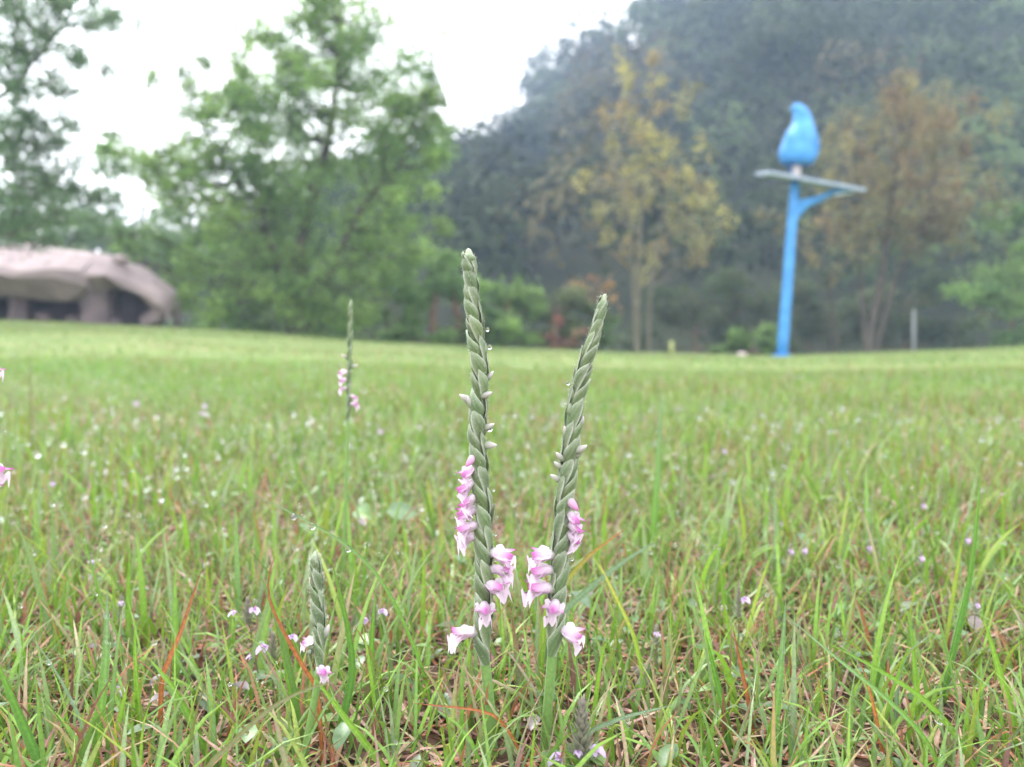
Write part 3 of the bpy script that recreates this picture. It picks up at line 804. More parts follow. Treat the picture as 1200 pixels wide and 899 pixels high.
def herb(px, py, Y, hpx, wpx, fl, label, group=None, detail=True, seed=0):
    """a leafy stem ending in a bristly spike with two-lipped lilac flowers; (px,py) is the spike tip"""
    rr = random.Random(seed); q = Y / F
    top = P(px, py, Y); gz_ = float(ground_z(top[0], top[1]))
    base = np.array([top[0] + rr.uniform(-10, 10) * q, top[1] + rr.uniform(0, .01), gz_])
    root = empty('lilac_herb', base); tag(root, label, 'herb', group)
    line = spline([base - [0, 0, .001], (base + top) / 2 + [rr.uniform(-4, 4) * q, 0, 0], top], 14)
    Vv, f = tube_geo(line, np.linspace(2.2, .8, 14) * q * wpx / 30, 6)
    link('stem', set_mesh('stem', Vv - base, f, np.array([.16, .17, .08])), M_STEM, root)
    g = Geo(); nb = 60 if detail else 22
    for i in range(nb):
        u = i / nb
        c = top - np.array([0, 0, 1]) * hpx * q * (1 - u)
        a = i * 2.4; L = wpx * q * (.62 - .30 * u); el = .75 + .55 * u
        d = np.array([math.cos(a) * math.cos(el), math.sin(a) * math.cos(el), math.sin(el)])
        sd = np.cross(d, [0, 0, 1]); sd /= np.linalg.norm(sd)
        w = L * .10
        col = np.array([.19, .22, .13]) * (1 - .5 * u) + np.array([.27, .21, .22]) * (.5 * u + .2)
        g.add([c - sd * w, c + d * L * .5 - sd * w * 1.3, c + d * L, c + d * L * .5 + sd * w * 1.3, c + sd * w], [(0, 1, 3, 4), (1, 2, 3)], col)
    link('spike', g.mesh('spike', origin=base), M_HERB, root)
    for (fx, fy, azd, sz) in fl:
        o = link('flower', HF, None, root)
        a = R(azd)
        o.location = tuple(P(fx, fy, Y - .002) - base)
        o.scale = (sz * .85 * q,) * 3
        o.rotation_euler = (rr.uniform(-.2, .2), R(10), math.atan2(-math.cos(a), math.sin(a)))
    H = max(top[2] - gz_, .01)
    for k in range(4 if detail else 2):
        n = 6; S = np.linspace(0, 1, n); a = rr.uniform(0, 6.28); L = rr.uniform(.7, 1) * 34 * q * wpx / 34; W = L * .45
        z = gz_ + H * rr.uniform(.15, .5)
        rows = []
        for s in S:
            p = math.sin(math.pi * (.05 + .95 * s)) ** .8 if s < 1 else 0
            for t in (-1, 0, 1):
                x = s * L; y = t * W * p * .5
                rows.append([base[0] + math.cos(a) * x - math.sin(a) * y, base[1] + math.sin(a) * x + math.cos(a) * y, z + L * (.35 * s - .5 * s * s) + abs(t) * W * .1])
        link('leaf', set_mesh('leaf', np.array(rows) - base, np.array(grid_faces(n, 3)), np.array([.10, .16, .07]) * rr.uniform(.8, 1.3)), M_HERB, root)
    return root
herb(682, 828, .228, 80, 58, [(658, 886, -60, 24), (694, 876, 60, 22), (677, 880, 5, 12)], 'bristly purple grey herb spike with lilac flowers below the right orchid', seed=1)
herb(290, 704, .29, 30, 24, [(297, 713, 40, 15), (276, 717, -50, 12)], 'lilac herb with paired flowers left of the rust brown hooked blade', 'lilac herbs in the turf', seed=2)
herb(320, 745, .285, 34, 26, [(312, 757, -40, 18), (297, 768, -70, 12), (341, 745, 50, 14)], 'lilac herb with three flowers beside the small budding orchid', 'lilac herbs in the turf', seed=3)
herb(438, 705, .31, 30, 22, [(446, 715, 50, 14), (430, 726, -60, 13)], 'lilac herb left of the tall pair behind the upright blade', 'lilac herbs in the turf', seed=4)
herb(866, 690, .30, 36, 20, [(871, 701, 30, 13)], 'dark lilac herb spike in the right foreground', 'lilac herbs in the turf', seed=5)
herb(770, 735, .30, 24, 18, [(771, 743, -20, 9)], 'single lilac floret in the turf right of the right orchid', 'lilac herbs in the turf', seed=6)
for k, (px, py) in enumerate(((1079, 653), (1018, 641), (942, 644), (926, 645), (1133, 632), (1081, 592), (1102, 523), (896, 569), (848, 528), (107, 657), (62, 566), (142, 705), (238, 484), (1144, 708), (768, 741), (240, 475), (445, 505), (160, 472), (490, 500))):
    Yd = min(.105 * F / max(py - 400, 60), 1.3)
    herb(px, py - 6, Yd, 12 * .5 / Yd, 12 * .5 / Yd, [(px, py, 20, 7), (px + 3, py + 3, -50, 5)], 'tiny out of focus lilac flower dot deep in the lawn', 'tiny lilac flower dots in the lawn', detail=False, seed=20 + k)

# ------------------------------------------------------------------ mountain and its forest
_rx = np.array([-160, -70, -38, -24, -16, -11.5, -6, 1, 5, 11.5, 15, 26, 40, 60, 90, 160])
_rz = np.array([1, 1, 1.5, 4, 8, 12.5, 17, 21.5, 25, 30.5, 34, 43, 51, 58, 60, 55])
def hill_z(x, y):
    top = np.interp(x, _rx, _rz)
    t = np.clip((y - 28) / 62.0, 0, 1.6)
    z = top * np.where(t < 1, t ** 0.85, 1 + 0.06 * np.sin((t - 1) * 5))
    return z - .6 + 1.2 * np.sin(x * .13 + y * .07) * np.clip(t, 0, 1) + .8 * np.sin(x * .31 - y * .21) * np.clip(t, 0, 1)
hx = np.linspace(-160, 160, 81); hy = np.linspace(26, 130, 42)
HX, HY = np.meshgrid(hx, hy)
V = np.stack([HX, HY, hill_z(HX, HY)], -1).reshape(-1, 3)
nx, ny = len(hx), len(hy); ii = np.arange((ny - 1) * (nx - 1)); r_ = ii // (nx - 1); c_ = ii % (nx - 1)
fc = np.stack([r_ * nx + c_, r_ * nx + c_ + 1, (r_ + 1) * nx + c_ + 1, (r_ + 1) * nx + c_], 1)
tag(link('mountain', set_mesh('mountain', V, fc), solid_mat('forest_floor', (.02, .025, .012), (.045, .05, .025), .3, .9, .1)), kind='structure')

def leaf_cards(pos, size, normal=None, spread=.7):
    """one small leaf per position: 4 vertices, facing roughly along normal"""
    N = len(pos)
    nn = rng.normal(size=(N, 3)); nn /= np.linalg.norm(nn, axis=1)[:, None]
    if normal is not None:
        nn = normal + spread * nn
        nn /= np.linalg.norm(nn, axis=1)[:, None] + 1e-9
    d = np.cross(nn, rng.normal(size=(N, 3))); d /= np.linalg.norm(d, axis=1)[:, None] + 1e-9
    s = np.cross(nn, d)
    L = size[:, None]
    V = np.stack([pos - d * L * .5, pos + s * L * .34 - d * L * .05, pos + d * L * .5, pos - s * L * .34 - d * L * .05], 1)
    return V.reshape(-1, 3), np.arange(N * 4).reshape(N, 4)

def forest():
    PV, PC, PS, PN = [], [], [], []
    y = 28.5
    while y < 104:
        sp = 4.0 + (y - 33) * .014
        x = -.72 * y - 8
        while x < .72 * y + 8:
            cx = x + rng.uniform(-1, 1) * sp * .4; cy = y + rng.uniform(-1, 1) * sp * .45
            r = rng.uniform(1.8, 3.4) * (1.3 if rng.random() < .2 else 1)
            hgt = r * rng.uniform(.9, 1.4)
            cz = float(hill_z(cx, cy)) + hgt * .7
            n = int(235 * (r / 2) ** 2)
            u = rng.normal(size=(n, 3)); u /= np.linalg.norm(u, axis=1)[:, None]
            u[:, 2] = np.abs(u[:, 2]) * 1.0 - .25 * (rng.random(n) < .35)
            lump = 1 + .22 * np.sin(u[:, 0] * 5 + cx) * np.sin(u[:, 1] * 5 + cy) + .16 * np.sin(u[:, 2] * 7 + cx * 2)
            rad = r * lump * rng.uniform(.82, 1.06, n)
            p = np.stack([u[:, 0] * rad, u[:, 1] * rad, u[:, 2] * rad / r * hgt], 1) + [cx, cy, cz]
            PN.append(u + np.array([0, 0, .15])); t = rng.random()
            stand = math.sin(cx * .11 + 1) * math.sin(cy * .09 + .5)          # stands of different species
            col = np.array([.050, .073, .030]) * (1 + .5 * stand) * .84 * rng.uniform(.6, 1.4)
            if t < .10: col = np.array([.10, .14, .05])
            elif t < .22: col = np.array([.08, .115, .042])
            elif t < .27: col = np.array([.09, .08, .04])
            PV.append(p); PC.append(np.tile(col, (n, 1)) * rng.uniform(.94, 1.06, (n, 1))); PS.append(rng.uniform(.3, .58, n) * (.75 + .25 * y / 60))
            x += sp
        y += sp * .92
    p = np.vstack(PV); c = np.vstack(PC); s = np.concatenate(PS)
    V, Fq = leaf_cards(p, s, np.vstack(PN), .27)
    return V, Fq, np.repeat(c, 4, 0)
V, Fq, C = forest()
tag(link('forest', set_mesh('forest', V, Fq, C, smooth=False), M_FOREST), 'dark misty forest covering the whole mountain slope', 'forest', kind='stuff')

# ------------------------------------------------------------------ trees and shrubs beyond the lawn
def tree(name, label, cat, trunks, clumps, Y, leaf, per, palette, bark=None, group=None, twig=9, depth=1.0, limb_r=.035, upright=0.0, part=('trunk', 'crown'), flat=.8, loose=1.0, split=1, along=0):
    """trunks: [(path in pixels, base radius m, top radius m)]; clumps: (px, py, rx px, ry px[, dY]); limbs grow from the trunks into each clump"""
    global rng
    rng = np.random.default_rng(sum(map(ord, label)))
    q = Y / F
    base = P(trunks[0][0][0][0], trunks[0][0][0][1], Y)
    base[2] = min(base[2], float(ground_z(base[0], Y)))
    root = empty(name, base); tag(root, label, cat, group)
    g = Geo(); nodes = []
    for path, r0, r1 in trunks:
        pts = [P(x, y, Y) for x, y in path]
        pts[0] = np.array([pts[0][0], pts[0][1], min(pts[0][2], float(ground_z(pts[0][0], Y)) - .05)])
        line = spline(pts, 14); line[:, 1] += np.linspace(0, 1, 14) ** 2 * rng.uniform(-.3, .3) * depth
        rad = np.linspace(r0, r1, 14); rad[0] *= 1.35
        Vv, f = tube_geo(line, rad, 8); g.add(Vv, f, (.1, .1, .1))
        for i in range(3, 14): nodes.append((line[i], rad[i]))
    LP, LS, LC, LN = [], [], [], []
    pal = np.asarray(palette, float)
    if split > 1:
        clumps = [(c[0] + rng.normal() * c[2] * .62, c[1] + rng.normal() * c[3] * .62, c[2] * .62, c[3] * .62) for c in clumps for _ in range(split)]
    for cl in clumps:
        px, py, rx, ry = cl[:4]
        dY = cl[4] if len(cl) > 4 else rng.uniform(-1, 1) * depth
        c = P(px, py, Y) + np.array([0, dY, 0]); rx *= q; ry *= q
        cand = [nd for nd in nodes if nd[0][2] < c[2] + .1] or nodes[:3]
        st = min(cand, key=lambda nd: np.linalg.norm(nd[0] - c) + .5 * abs(nd[0][2] - (c[2] - .8)))
        mid = (st[0] * .5 + c * .5) + np.array([0, 0, -.12 * np.linalg.norm(c - st[0])]) if upright == 0 else st[0] * .6 + c * .4 + np.array([0, 0, -.05])
        line = spline([st[0], mid, c], 8)
        rl = min(limb_r, st[1] * .8)
        Vv, f = tube_geo(line, np.linspace(rl, rl * .3, 8), 6); g.add(Vv, f, (.1, .1, .1))
        n_t = twig
        col = pal[rng.integers(0, len(pal))] * rng.uniform(.85, 1.15)
        if along:                                   # leaves along the limb itself
            m = int(along * np.linalg.norm(c - st[0]) / leaf); tt = rng.uniform(.25, 1, m) * 7
            ia = np.minimum(tt.astype(int), 6); pp = line[ia] + (line[ia + 1] - line[ia]) * (tt - ia)[:, None] + rng.normal(size=(m, 3)) * leaf * 1.3
            LN.append(rng.normal(size=(m, 3)) * .5 + [0, 0, .6]); LP.append(pp); LS.append(rng.uniform(.6, 1.25, m) * leaf); LC.append(np.tile(col, (m, 1)) * rng.uniform(.8, 1.2, (m, 1)))
        for t in range(n_t):
            u = rng.normal(size=3); u /= np.linalg.norm(u); rr_ = rng.random() ** .45
            e = c + u * rr_ * np.array([rx, (rx + ry) * .5, ry])
            if upright: e = e + np.array([0, 0, upright * rng.random()])
            tl = spline([c * .7 + line[5] * .3, (c + e) / 2 + rng.normal(size=3) * .05, e], 5)
            Vv, f = tube_geo(tl, np.linspace(rl * .3, rl * .1 + .003, 5), 3, False); g.add(Vv, f, (.1, .1, .1))
            m = int(per * rng.uniform(.5, 1.4))
            sp = rng.uniform(.32, .62) * (rx + ry) * .5 * loose
            pp = e + rng.normal(size=(m, 3)) / np.sqrt(rng.chisquare(8, (m, 1)) / 8) * sp * np.array([.55, .55, .55 * flat])
            if upright: pp[:, 2] += rng.uniform(-.5, .5, m) * upright
            cc = col * rng.uniform(.8, 1.2)
            LN.append((pp - c) / ((rx + ry) * .5) * .6 + (pp - e) / (sp + .01) * .4 + [0, 0, .35]); LP.append(pp); LS.append(rng.uniform(.6, 1.25, m) * leaf); LC.append(np.tile(cc, (m, 1)) * rng.uniform(.78, 1.22, (m, 1)))
    link(part[0], g.mesh(part[0], origin=base), bark or M_BARK, root)
    V, Fq = leaf_cards(np.vstack(LP), np.concatenate(LS), np.vstack(LN), .9)
    link(part[1], set_mesh(part[1], V - base, Fq, np.repeat(np.vstack(LC), 4, 0), smooth=False), M_LEAF, root)
    return root

G1 = [(.19, .30, .085), (.17, .275, .075), (.22, .33, .085), (.14, .24, .07)]
main_cl = []
for c in [(400, 20, 40, 26), (350, 15, 35, 22), (440, 45, 45, 28), (385, 70, 45, 30), (340, 62, 34, 24), (480, 60, 34, 22), (500, 130, 26, 20), (450, 105, 42, 28), (400, 120, 45, 30),
          (350, 110, 35, 24), (310, 40, 24, 16), (262, 85, 20, 16), (320, 75, 26, 20), (275, 120, 26, 18), (225, 100, 20, 18), (240, 135, 26, 18), (290, 95, 26, 20), (320, 140, 30, 20), (370, 165, 42, 28), (420, 160, 42, 28), (465, 165, 34, 24),
          (505, 185, 22, 16), (520, 128, 16, 12), (480, 205, 30, 20), (440, 215, 40, 26), (390, 215, 44, 28), (340, 205, 32, 24), (150, 180, 26, 18), (175, 195, 30, 20), (205, 175, 26, 18), (230, 200, 36, 22), (270, 165, 28, 20), (275, 215, 38, 24), (230, 245, 36, 22), (190, 235, 28, 18),
          (310, 250, 40, 26), (360, 260, 42, 28), (410, 265, 42, 28), (455, 260, 34, 24), (485, 258, 20, 22), (470, 285, 26, 18), (250, 285, 38, 24), (300, 300, 42, 26), (350, 310, 40, 28), (400, 310, 42, 28), (445, 320, 36, 26), (210, 275, 28, 16), (185, 290, 22, 14),
          (255, 335, 36, 24), (300, 345, 40, 26), (345, 350, 36, 26), (390, 350, 38, 26), (430, 355, 32, 24), (270, 372, 36, 18), (320, 378, 36, 16), (370, 378, 36, 16), (415, 380, 30, 14), (240, 360, 22, 18), (380, 40, 36, 26), (420, 85, 40, 26), (365, 140, 36, 26), (430, 135, 36, 26), (395, 185, 40, 26), (345, 85, 30, 22), (450, 70, 34, 22), (375, 10, 40, 24), (470, 130, 30, 22), (330, 175, 30, 20), (300, 200, 28, 20), (200, 205, 30, 18), (250, 230, 30, 20),
          (410, -25, 50, 30), (360, -30, 40, 26), (450, -15, 40, 24), (400, -70, 50, 34)]:
    main_cl.append(c)
tree('broadleaf_tree', 'large bright green broadleaf tree with spreading tiers at left of centre', 'tree',
     [([(345, 408), (344, 340), (352, 290), (372, 220), (392, 140), (402, 40), (405, -40)], .14, .02), ([(346, 330), (310, 260), (270, 200), (235, 140)], .08, .02), ([(352, 300), (420, 250), (470, 190), (500, 130)], .08, .02)],
     main_cl, 15.5, .085, 30, G1, depth=1.5, twig=6, split=4, loose=1.55, limb_r=.022, along=3)
G2 = [(.12, .19, .09), (.13, .20, .095), (.10, .165, .08)]
tree('dark_tree', 'darker tree overhanging from the left picture edge with bare limb showing', 'tree',
     [([(-130, 420), (-125, 250), (-100, 120), (-60, 0), (-40, -90)], .16, .04), ([(-110, 190), (-60, 150), (-5, 110), (22, 70), (62, 18)], .07, .02), ([(-118, 280), (-50, 260), (20, 240), (70, 225)], .05, .012)],
     [(15, 30, 34, 22), (60, 15, 34, 20), (110, 12, 30, 16), (30, 75, 30, 20), (85, 50, 30, 22), (110, 70, 20, 16), (20, 140, 28, 20), (60, 110, 22, 16), (70, 160, 24, 16), (15, 190, 30, 18), (50, 185, 24, 18),
      (90, 175, 22, 14), (80, 215, 26, 16), (20, 235, 26, 18), (60, 255, 30, 18), (100, 265, 26, 18), (100, 232, 18, 14), (15, 270, 30, 16), (-20, 60, 40, 30), (-30, 150, 40, 30), (-30, 230, 36, 28), (-60, 20, 40, 30), (-70, 110, 40, 30), (-20, -20, 40, 24), (40, -20, 40, 22), (100, -18, 30, 16)],
     11.0, .058, 30, G2, depth=1.1, twig=6, split=4, loose=2.1, limb_r=.018, along=3)
tree('hedge_tree', 'low green tree filling the gap between the rock sculpture and the large tree', 'tree',
     [([(205, 400), (206, 370), (204, 320)], .07, .03)], [(130, 285, 22, 16), (160, 280, 22, 18), (170, 310, 22, 16), (205, 310, 26, 22), (225, 330, 24, 22), (200, 345, 24, 22), (230, 372, 26, 16), (212, 382, 30, 12), (120, 262, 22, 14)], 18.0, .10, 26, G2, depth=.8, twig=6, split=3, loose=1.2)

G3 = [(.19, .30, .085), (.17, .275, .08), (.21, .33, .09), (.14, .24, .075)]
def shrub(label, stems, cl, Y=17.5, pal=G3, leaf=.105, per=60, bark=None, name='shrub', twig=14, group='shrubs along the far lawn edge', flat=.6):
    cl = [(c[0], c[1], c[2] * 1.15, c[3] * 1.15) for c in cl]
    return tree(name, label, 'shrub', stems, cl, Y, leaf, per, pal, bark=bark or M_BROWN, group=group, twig=twig // 2, split=2, loose=1.4, along=2, depth=.5, limb_r=.02, flat=flat, part=('stem', 'foliage'))
shrub('green shrub merging with the foot of the large bright tree', [([(455, 412), (452, 370), (450, 330)], .04, .02)], [(430, 320, 24, 18), (460, 312, 26, 18), (450, 345, 28, 20), (425, 360, 22, 20), (465, 375, 28, 20), (440, 392, 26, 12), (485, 330, 22, 16), (490, 360, 18, 18)])
shrub('feathery green shrub with two brown stems behind the left orchid', [([(508, 412), (507, 380), (510, 340)], .10, .06), ([(536, 412), (538, 380), (530, 340)], .10, .06)], [(505, 322, 26, 15), (530, 330, 28, 18), (515, 346, 26, 14), (490, 345, 20, 14), (550, 345, 22, 16), (520, 395, 26, 10), (480, 392, 18, 12)])
shrub('rounded green shrub between the two tall orchid spikes', [([(590, 412), (592, 380), (595, 350)], .05, .03)], [(580, 342, 26, 18), (605, 340, 22, 18), (590, 362, 30, 18), (612, 365, 18, 18), (570, 375, 22, 18), (600, 388, 28, 14), (560, 398, 24, 10), (622, 395, 18, 12)])
shrub('olive green shrub with dry twigs behind the right orchid', [([(660, 412), (655, 380), (650, 350)], .04, .02)], [(640, 358, 18, 14), (665, 355, 18, 14), (690, 372, 22, 16), (650, 378, 24, 16), (672, 392, 24, 14), (712, 385, 18, 18), (630, 398, 18, 10)], pal=[(.10, .16, .05), (.12, .15, .06), (.09, .13, .045)], Y=18)
shrub('reddish dry shrub at the lawn edge left of the right orchid', [([(650, 412), (651, 395), (652, 375)], .05, .02)], [(650, 384, 8, 14), (655, 398, 12, 10), (680, 404, 16, 6), (640, 404, 10, 6)], pal=[(.26, .11, .08), (.22, .12, .07), (.18, .08, .06)], Y=17.2, per=18, twig=6)
shrub('withered orange twiggy shrub above the olive shrub', [([(700, 408), (698, 370), (692, 335)], .03, .015)], [(690, 330, 10, 6), (705, 338, 12, 6), (676, 334, 8, 5), (715, 345, 10, 6)], pal=[(.27, .17, .07), (.24, .13, .06)], Y=18.5, per=10, twig=5)
OLV = [(.085, .115, .05), (.10, .125, .06), (.07, .10, .045)]
shrub('dull green bush left of the blue lamp pole', [([(815, 415), (815, 380), (812, 345)], .05, .02)], [(785, 350, 26, 18), (820, 345, 30, 20), (850, 330, 26, 20), (800, 375, 30, 20), (840, 368, 30, 20), (870, 350, 24, 22), (780, 395, 26, 16), (825, 398, 30, 14), (862, 392, 26, 16), (750, 385, 22, 18), (735, 402, 20, 10), (890, 380, 22, 24)], Y=22, pal=OLV)
shrub('light green low clump at the foot of the blue lamp pole', [([(880, 416), (880, 404), (878, 392)], .02, .01)], [(868, 400, 16, 9), (888, 396, 16, 10), (845, 406, 12, 7), (900, 404, 12, 8)], Y=17.6, pal=[(.14, .22, .06), (.12, .20, .05)])
shrub('grey green bush right of the blue lamp pole', [([(945, 415), (945, 380), (945, 350)], .05, .02)], [(930, 360, 24, 22), (955, 345, 24, 20), (980, 365, 26, 24), (940, 392, 26, 18), (975, 397, 26, 14), (1005, 380, 20, 22)], Y=22, pal=OLV)
shrub('broad olive hedge under the brown tree at right', [([(1060, 414), (1060, 385), (1062, 350)], .05, .02)], [(1030, 365, 26, 22), (1060, 355, 28, 20), (1090, 360, 28, 22), (1120, 350, 26, 22), (1040, 392, 30, 16), (1080, 392, 30, 16), (1120, 385, 28, 20), (1010, 400, 22, 12), (1050, 340, 22, 14)], Y=22, pal=OLV)
shrub('fresh green shrub at the right picture edge', [([(1185, 412), (1186, 370), (1190, 320)], .06, .03)], [(1180, 300, 24, 20), (1205, 285, 26, 22), (1165, 325, 22, 18), (1195, 330, 28, 22), (1150, 355, 22, 20), (1180, 362, 26, 22), (1210, 365, 26, 22), (1160, 388, 26, 16), (1195, 392, 28, 14), (1220, 320, 26, 26), (1200, 255, 18, 18)], Y=20, pal=G3)

YEL = [(.31, .28, .09), (.27, .25, .08), (.24, .23, .09), (.26, .20, .08)]
ycl = []
for (x0, y0, x1, y1, k) in ((750, 90, 745, 250, 7), (765, 75, 770, 230, 6), (705, 150, 735, 270, 5), (690, 215, 735, 300, 4), (800, 115, 780, 260, 6), (825, 175, 790, 280, 5), (845, 225, 800, 300, 4), (725, 105, 742, 240, 5), (850, 260, 815, 310, 3), (780, 290, 760, 330, 3)):
    for t in np.linspace(0, 1, k):
        ycl.append((x0 + (x1 - x0) * t + rng.uniform(-6, 6), y0 + (y1 - y0) * t, 13, 13))
tree('yellowing_tree', 'sparse yellow leaved upright tree before the dark mountain', 'tree', [([(747, 414), (747, 340), (750, 260), (758, 160), (762, 85)], .075, .015), ([(760, 414), (762, 350), (775, 270), (800, 180)], .05, .012), ([(748, 330), (735, 260), (715, 190)], .05, .012)],
     ycl, 21.0, .11, 18, YEL, bark=M_PALEBARK, twig=5, depth=1.3, limb_r=.025, upright=.35)
BRN = [(.21, .175, .08), (.23, .155, .075), (.19, .17, .08), (.21, .195, .08)]
bcl = []
for (x0, y0, x1, y1, k) in ((1020, 120, 1018, 270, 8), (1050, 118, 1035, 270, 8), (1090, 118, 1050, 270, 8), (1125, 130, 1070, 280, 8), (1155, 155, 1090, 280, 7), (985, 160, 1000, 290, 7), (965, 200, 990, 310, 6), (1145, 210, 1100, 300, 5), (1000, 140, 1008, 280, 6), (1105, 150, 1060, 300, 6)):
    for t in np.linspace(0, 1, k):
        bcl.append((x0 + (x1 - x0) * t + rng.uniform(-7, 7), y0 + (y1 - y0) * t, 15, 14))
for k in range(75):
    a_, r_a = rng.uniform(0, 6.283), rng.random() ** .5
    bcl.append((1062 + 100 * r_a * math.cos(a_), 205 + 92 * r_a * math.sin(a_), 17, 15))
tree('brown_tree', 'vase shaped brown orange tree with forked trunk right of the blue lamp', 'tree', [([(1014, 414), (1022, 375), (1030, 340), (1040, 250), (1050, 160)], .13, .02), ([(1024, 372), (1044, 340), (1065, 280), (1100, 180)], .08, .015), ([(1018, 390), (1008, 330), (1002, 250), (1000, 180)], .07, .015)],
     bcl, 20.0, .095, 20, BRN, twig=5, depth=1.4, limb_r=.022, upright=.35)
tree('thin_tree', 'thin multi stemmed tree just right of the blue lamp pole', 'tree', [([(985, 414), (975, 360), (968, 300), (972, 240)], .06, .012), ([(978, 375), (960, 320), (945, 280)], .035, .01)],
     [(950, 285, 14, 12), (965, 265, 14, 12), (975, 245, 14, 12), (940, 305, 14, 12), (985, 280, 14, 12), (905, 270, 12, 10), (885, 265, 12, 10), (960, 310, 14, 12), (975, 330, 14, 12)], 20.6, .12, 10, BRN, twig=5, depth=.8, limb_r=.018, upright=.3)

# ------------------------------------------------------------------ blue solar lamp with a bird on top
def lamp():
    Y = 15.0; q = Y / F
    M_BLUE = solid_mat('blue_paint', (.025, .17, .45), (.06, .27, .58), 5, .5, .4, .15)
    M_PAN = solid_mat('panel_back', (.26, .32, .44), (.40, .45, .56), 5, .5, .5)
    M_GLASS = solid_mat('panel_glass', (.012, .016, .035), (.02, .025, .05), 6, .12, .6)
    M_LENS = solid_mat('lamp_lens', (.72, .73, .74), (.8, .8, .8), 6, .3, .5)
    base = P(916, 418, Y); base[2] = float(ground_z(base[0], Y))
    root = empty('solar_lamp', base)
    tag(root, 'blue solar lamp post with tilted panel and blue bird figure on top', 'lamp post')
    bot, top = base - [0, 0, .1], P(932, 212, Y)
    line = spline([bot, (bot + top) / 2, top], 10)
    Vv, f = tube_geo(line, np.linspace(.098, .082, 10), 20)
    link('pole', set_mesh('pole', Vv - base, f), M_BLUE, root)
    Vv, f = tube_geo(np.array([base - [0, 0, .02], base + [0, 0, .03]]), [.17, .17], 20)
    link('base_plate', set_mesh('base_plate', Vv - base, f), M_BLUE, root)
    def slab(name, c, sx, sy, sz, rot, mat, parent, bev=.006):
        import bmesh
        bm = bmesh.new(); bmesh.ops.create_cube(bm, size=1.0)
        for v in bm.verts: v.co = Vector((v.co.x * sx, v.co.y * sy, v.co.z * sz))
        bmesh.ops.bevel(bm, geom=list(bm.edges), offset=bev, segments=2, affect='EDGES')
        me = bpy.data.meshes.new(name); bm.to_mesh(me); bm.free()
        o = link(name, me, mat, parent); o.location = tuple(np.asarray(c, float)); o.rotation_euler = rot
        return o
    c = P(949, 213, Y) - base
    rot = (R(9.5), R(9.5), R(3))
    pan = slab('solar_panel', c, 1.80, .8, .045, rot, M_PAN, root)
    for i in range(4):
        slab('solar_cell', ((i - 1.5) * .43, 0, .025), .40, .72, .012, (0, 0, 0), M_GLASS, pan, .003)
    # curved bracket
    for pts, r in (([(929, 248), (944, 240), (962, 232), (976, 224)], .055), ([(926, 275), (932, 256), (944, 242), (960, 232), (972, 226)], .045), ([(930, 238), (950, 234), (975, 228)], .035)):
        Vv, f = tube_geo(spline([P(x, y, Y) for x, y in pts], 14), r, 10)
        link('bracket', set_mesh('bracket', Vv - base, f), M_BLUE, root)
    lh = slab('lamp_head', P(985, 224, Y) - base, .42, .26, .09, (R(4), R(-7), R(4)), M_BLUE, root, .03)
    slab('lens', (.03, 0, -.052), .34, .2, .03, (0, 0, 0), M_LENS, lh, .01)
    Vv, f = tube_geo(np.array([P(933, 212, Y), P(933.5, 192, Y)]), [.075, .075], 14)
    link('mount', set_mesh('mount', Vv - base, f), solid_mat('galvanised', (.4, .36, .36), (.5, .46, .45), 6, .5, .5), root)
    # bird: rings up a curved spine: (row, centre x, half width, half depth)
    rings = [(194.5, 935, 5, 5), (193, 934.5, 14.5, 11), (190, 934, 17.8, 14), (184, 934, 20, 17), (177, 934.5, 20.7, 18.5), (168, 936.5, 19.6, 18), (160, 938, 18, 17), (152, 939.5, 15, 15), (145, 940.5, 11.6, 12), (137, 940, 10, 11), (130, 938, 8.6, 9.5), (125, 935.5, 6, 7), (121, 933, 1.5, 2)]
    rp = spline([(a, b, c) for a, b, c, d in rings], 26); dp = spline([(a, d, 0) for a, b, c, d in rings], 26)[:, 1]
    k = 20; Vv = []
    for (row, cx, hw), hd in zip(rp, dp):
        ctr = P(cx, row, Y)
        for a in range(k):
            an = 2 * math.pi * a / k
            Vv.append(ctr + np.array([math.cos(an) * hw * q, math.sin(an) * hd * q, 0]))
    f = grid_faces(len(rp), k, True); f.append(tuple(reversed(range(k)))); f.append(tuple((len(rp) - 1) * k + a for a in range(k)))
    bird = link('bird_figure', set_mesh('bird_figure', np.array(Vv) - base, f), M_BLUE, root)
    bl = spline([P(931, 126, Y - .05), P(928.5, 127.5, Y - .06), P(927, 131, Y - .06)], 6)
    Vv, f = tube_geo(bl, np.array([.05, .045, .036, .026, .016, .006]), 8)
    link('beak', set_mesh('beak', Vv - base, f), M_BLUE, bird)
    for sg in (-1, 1):
        v, f2 = ICO3
        w = v * np.array([.05, .22, .30]); w[:, 2] -= .10 * (v[:, 1] > 0) * v[:, 1]
        a = R(-62) if sg < 0 else R(62)
        w = np.stack([w[:, 0] * math.cos(a * .3) - w[:, 1] * math.sin(a * .3), w[:, 0] * math.sin(a * .3) + w[:, 1] * math.cos(a * .3), w[:, 2]], 1)
        ctr = P(936 + sg * 14, 174, Y) + [0, .0, 0]
        link('wing', set_mesh('wing', w + ctr - base, f2), M_BLUE, bird)
    v, f2 = ICO2
    tl = v * np.array([.13, .06, .24]) + P(938, 186, Y) + np.array([0, .30, -.02])
    link('tail', set_mesh('tail', tl - base, f2), M_BLUE, bird)
lamp()

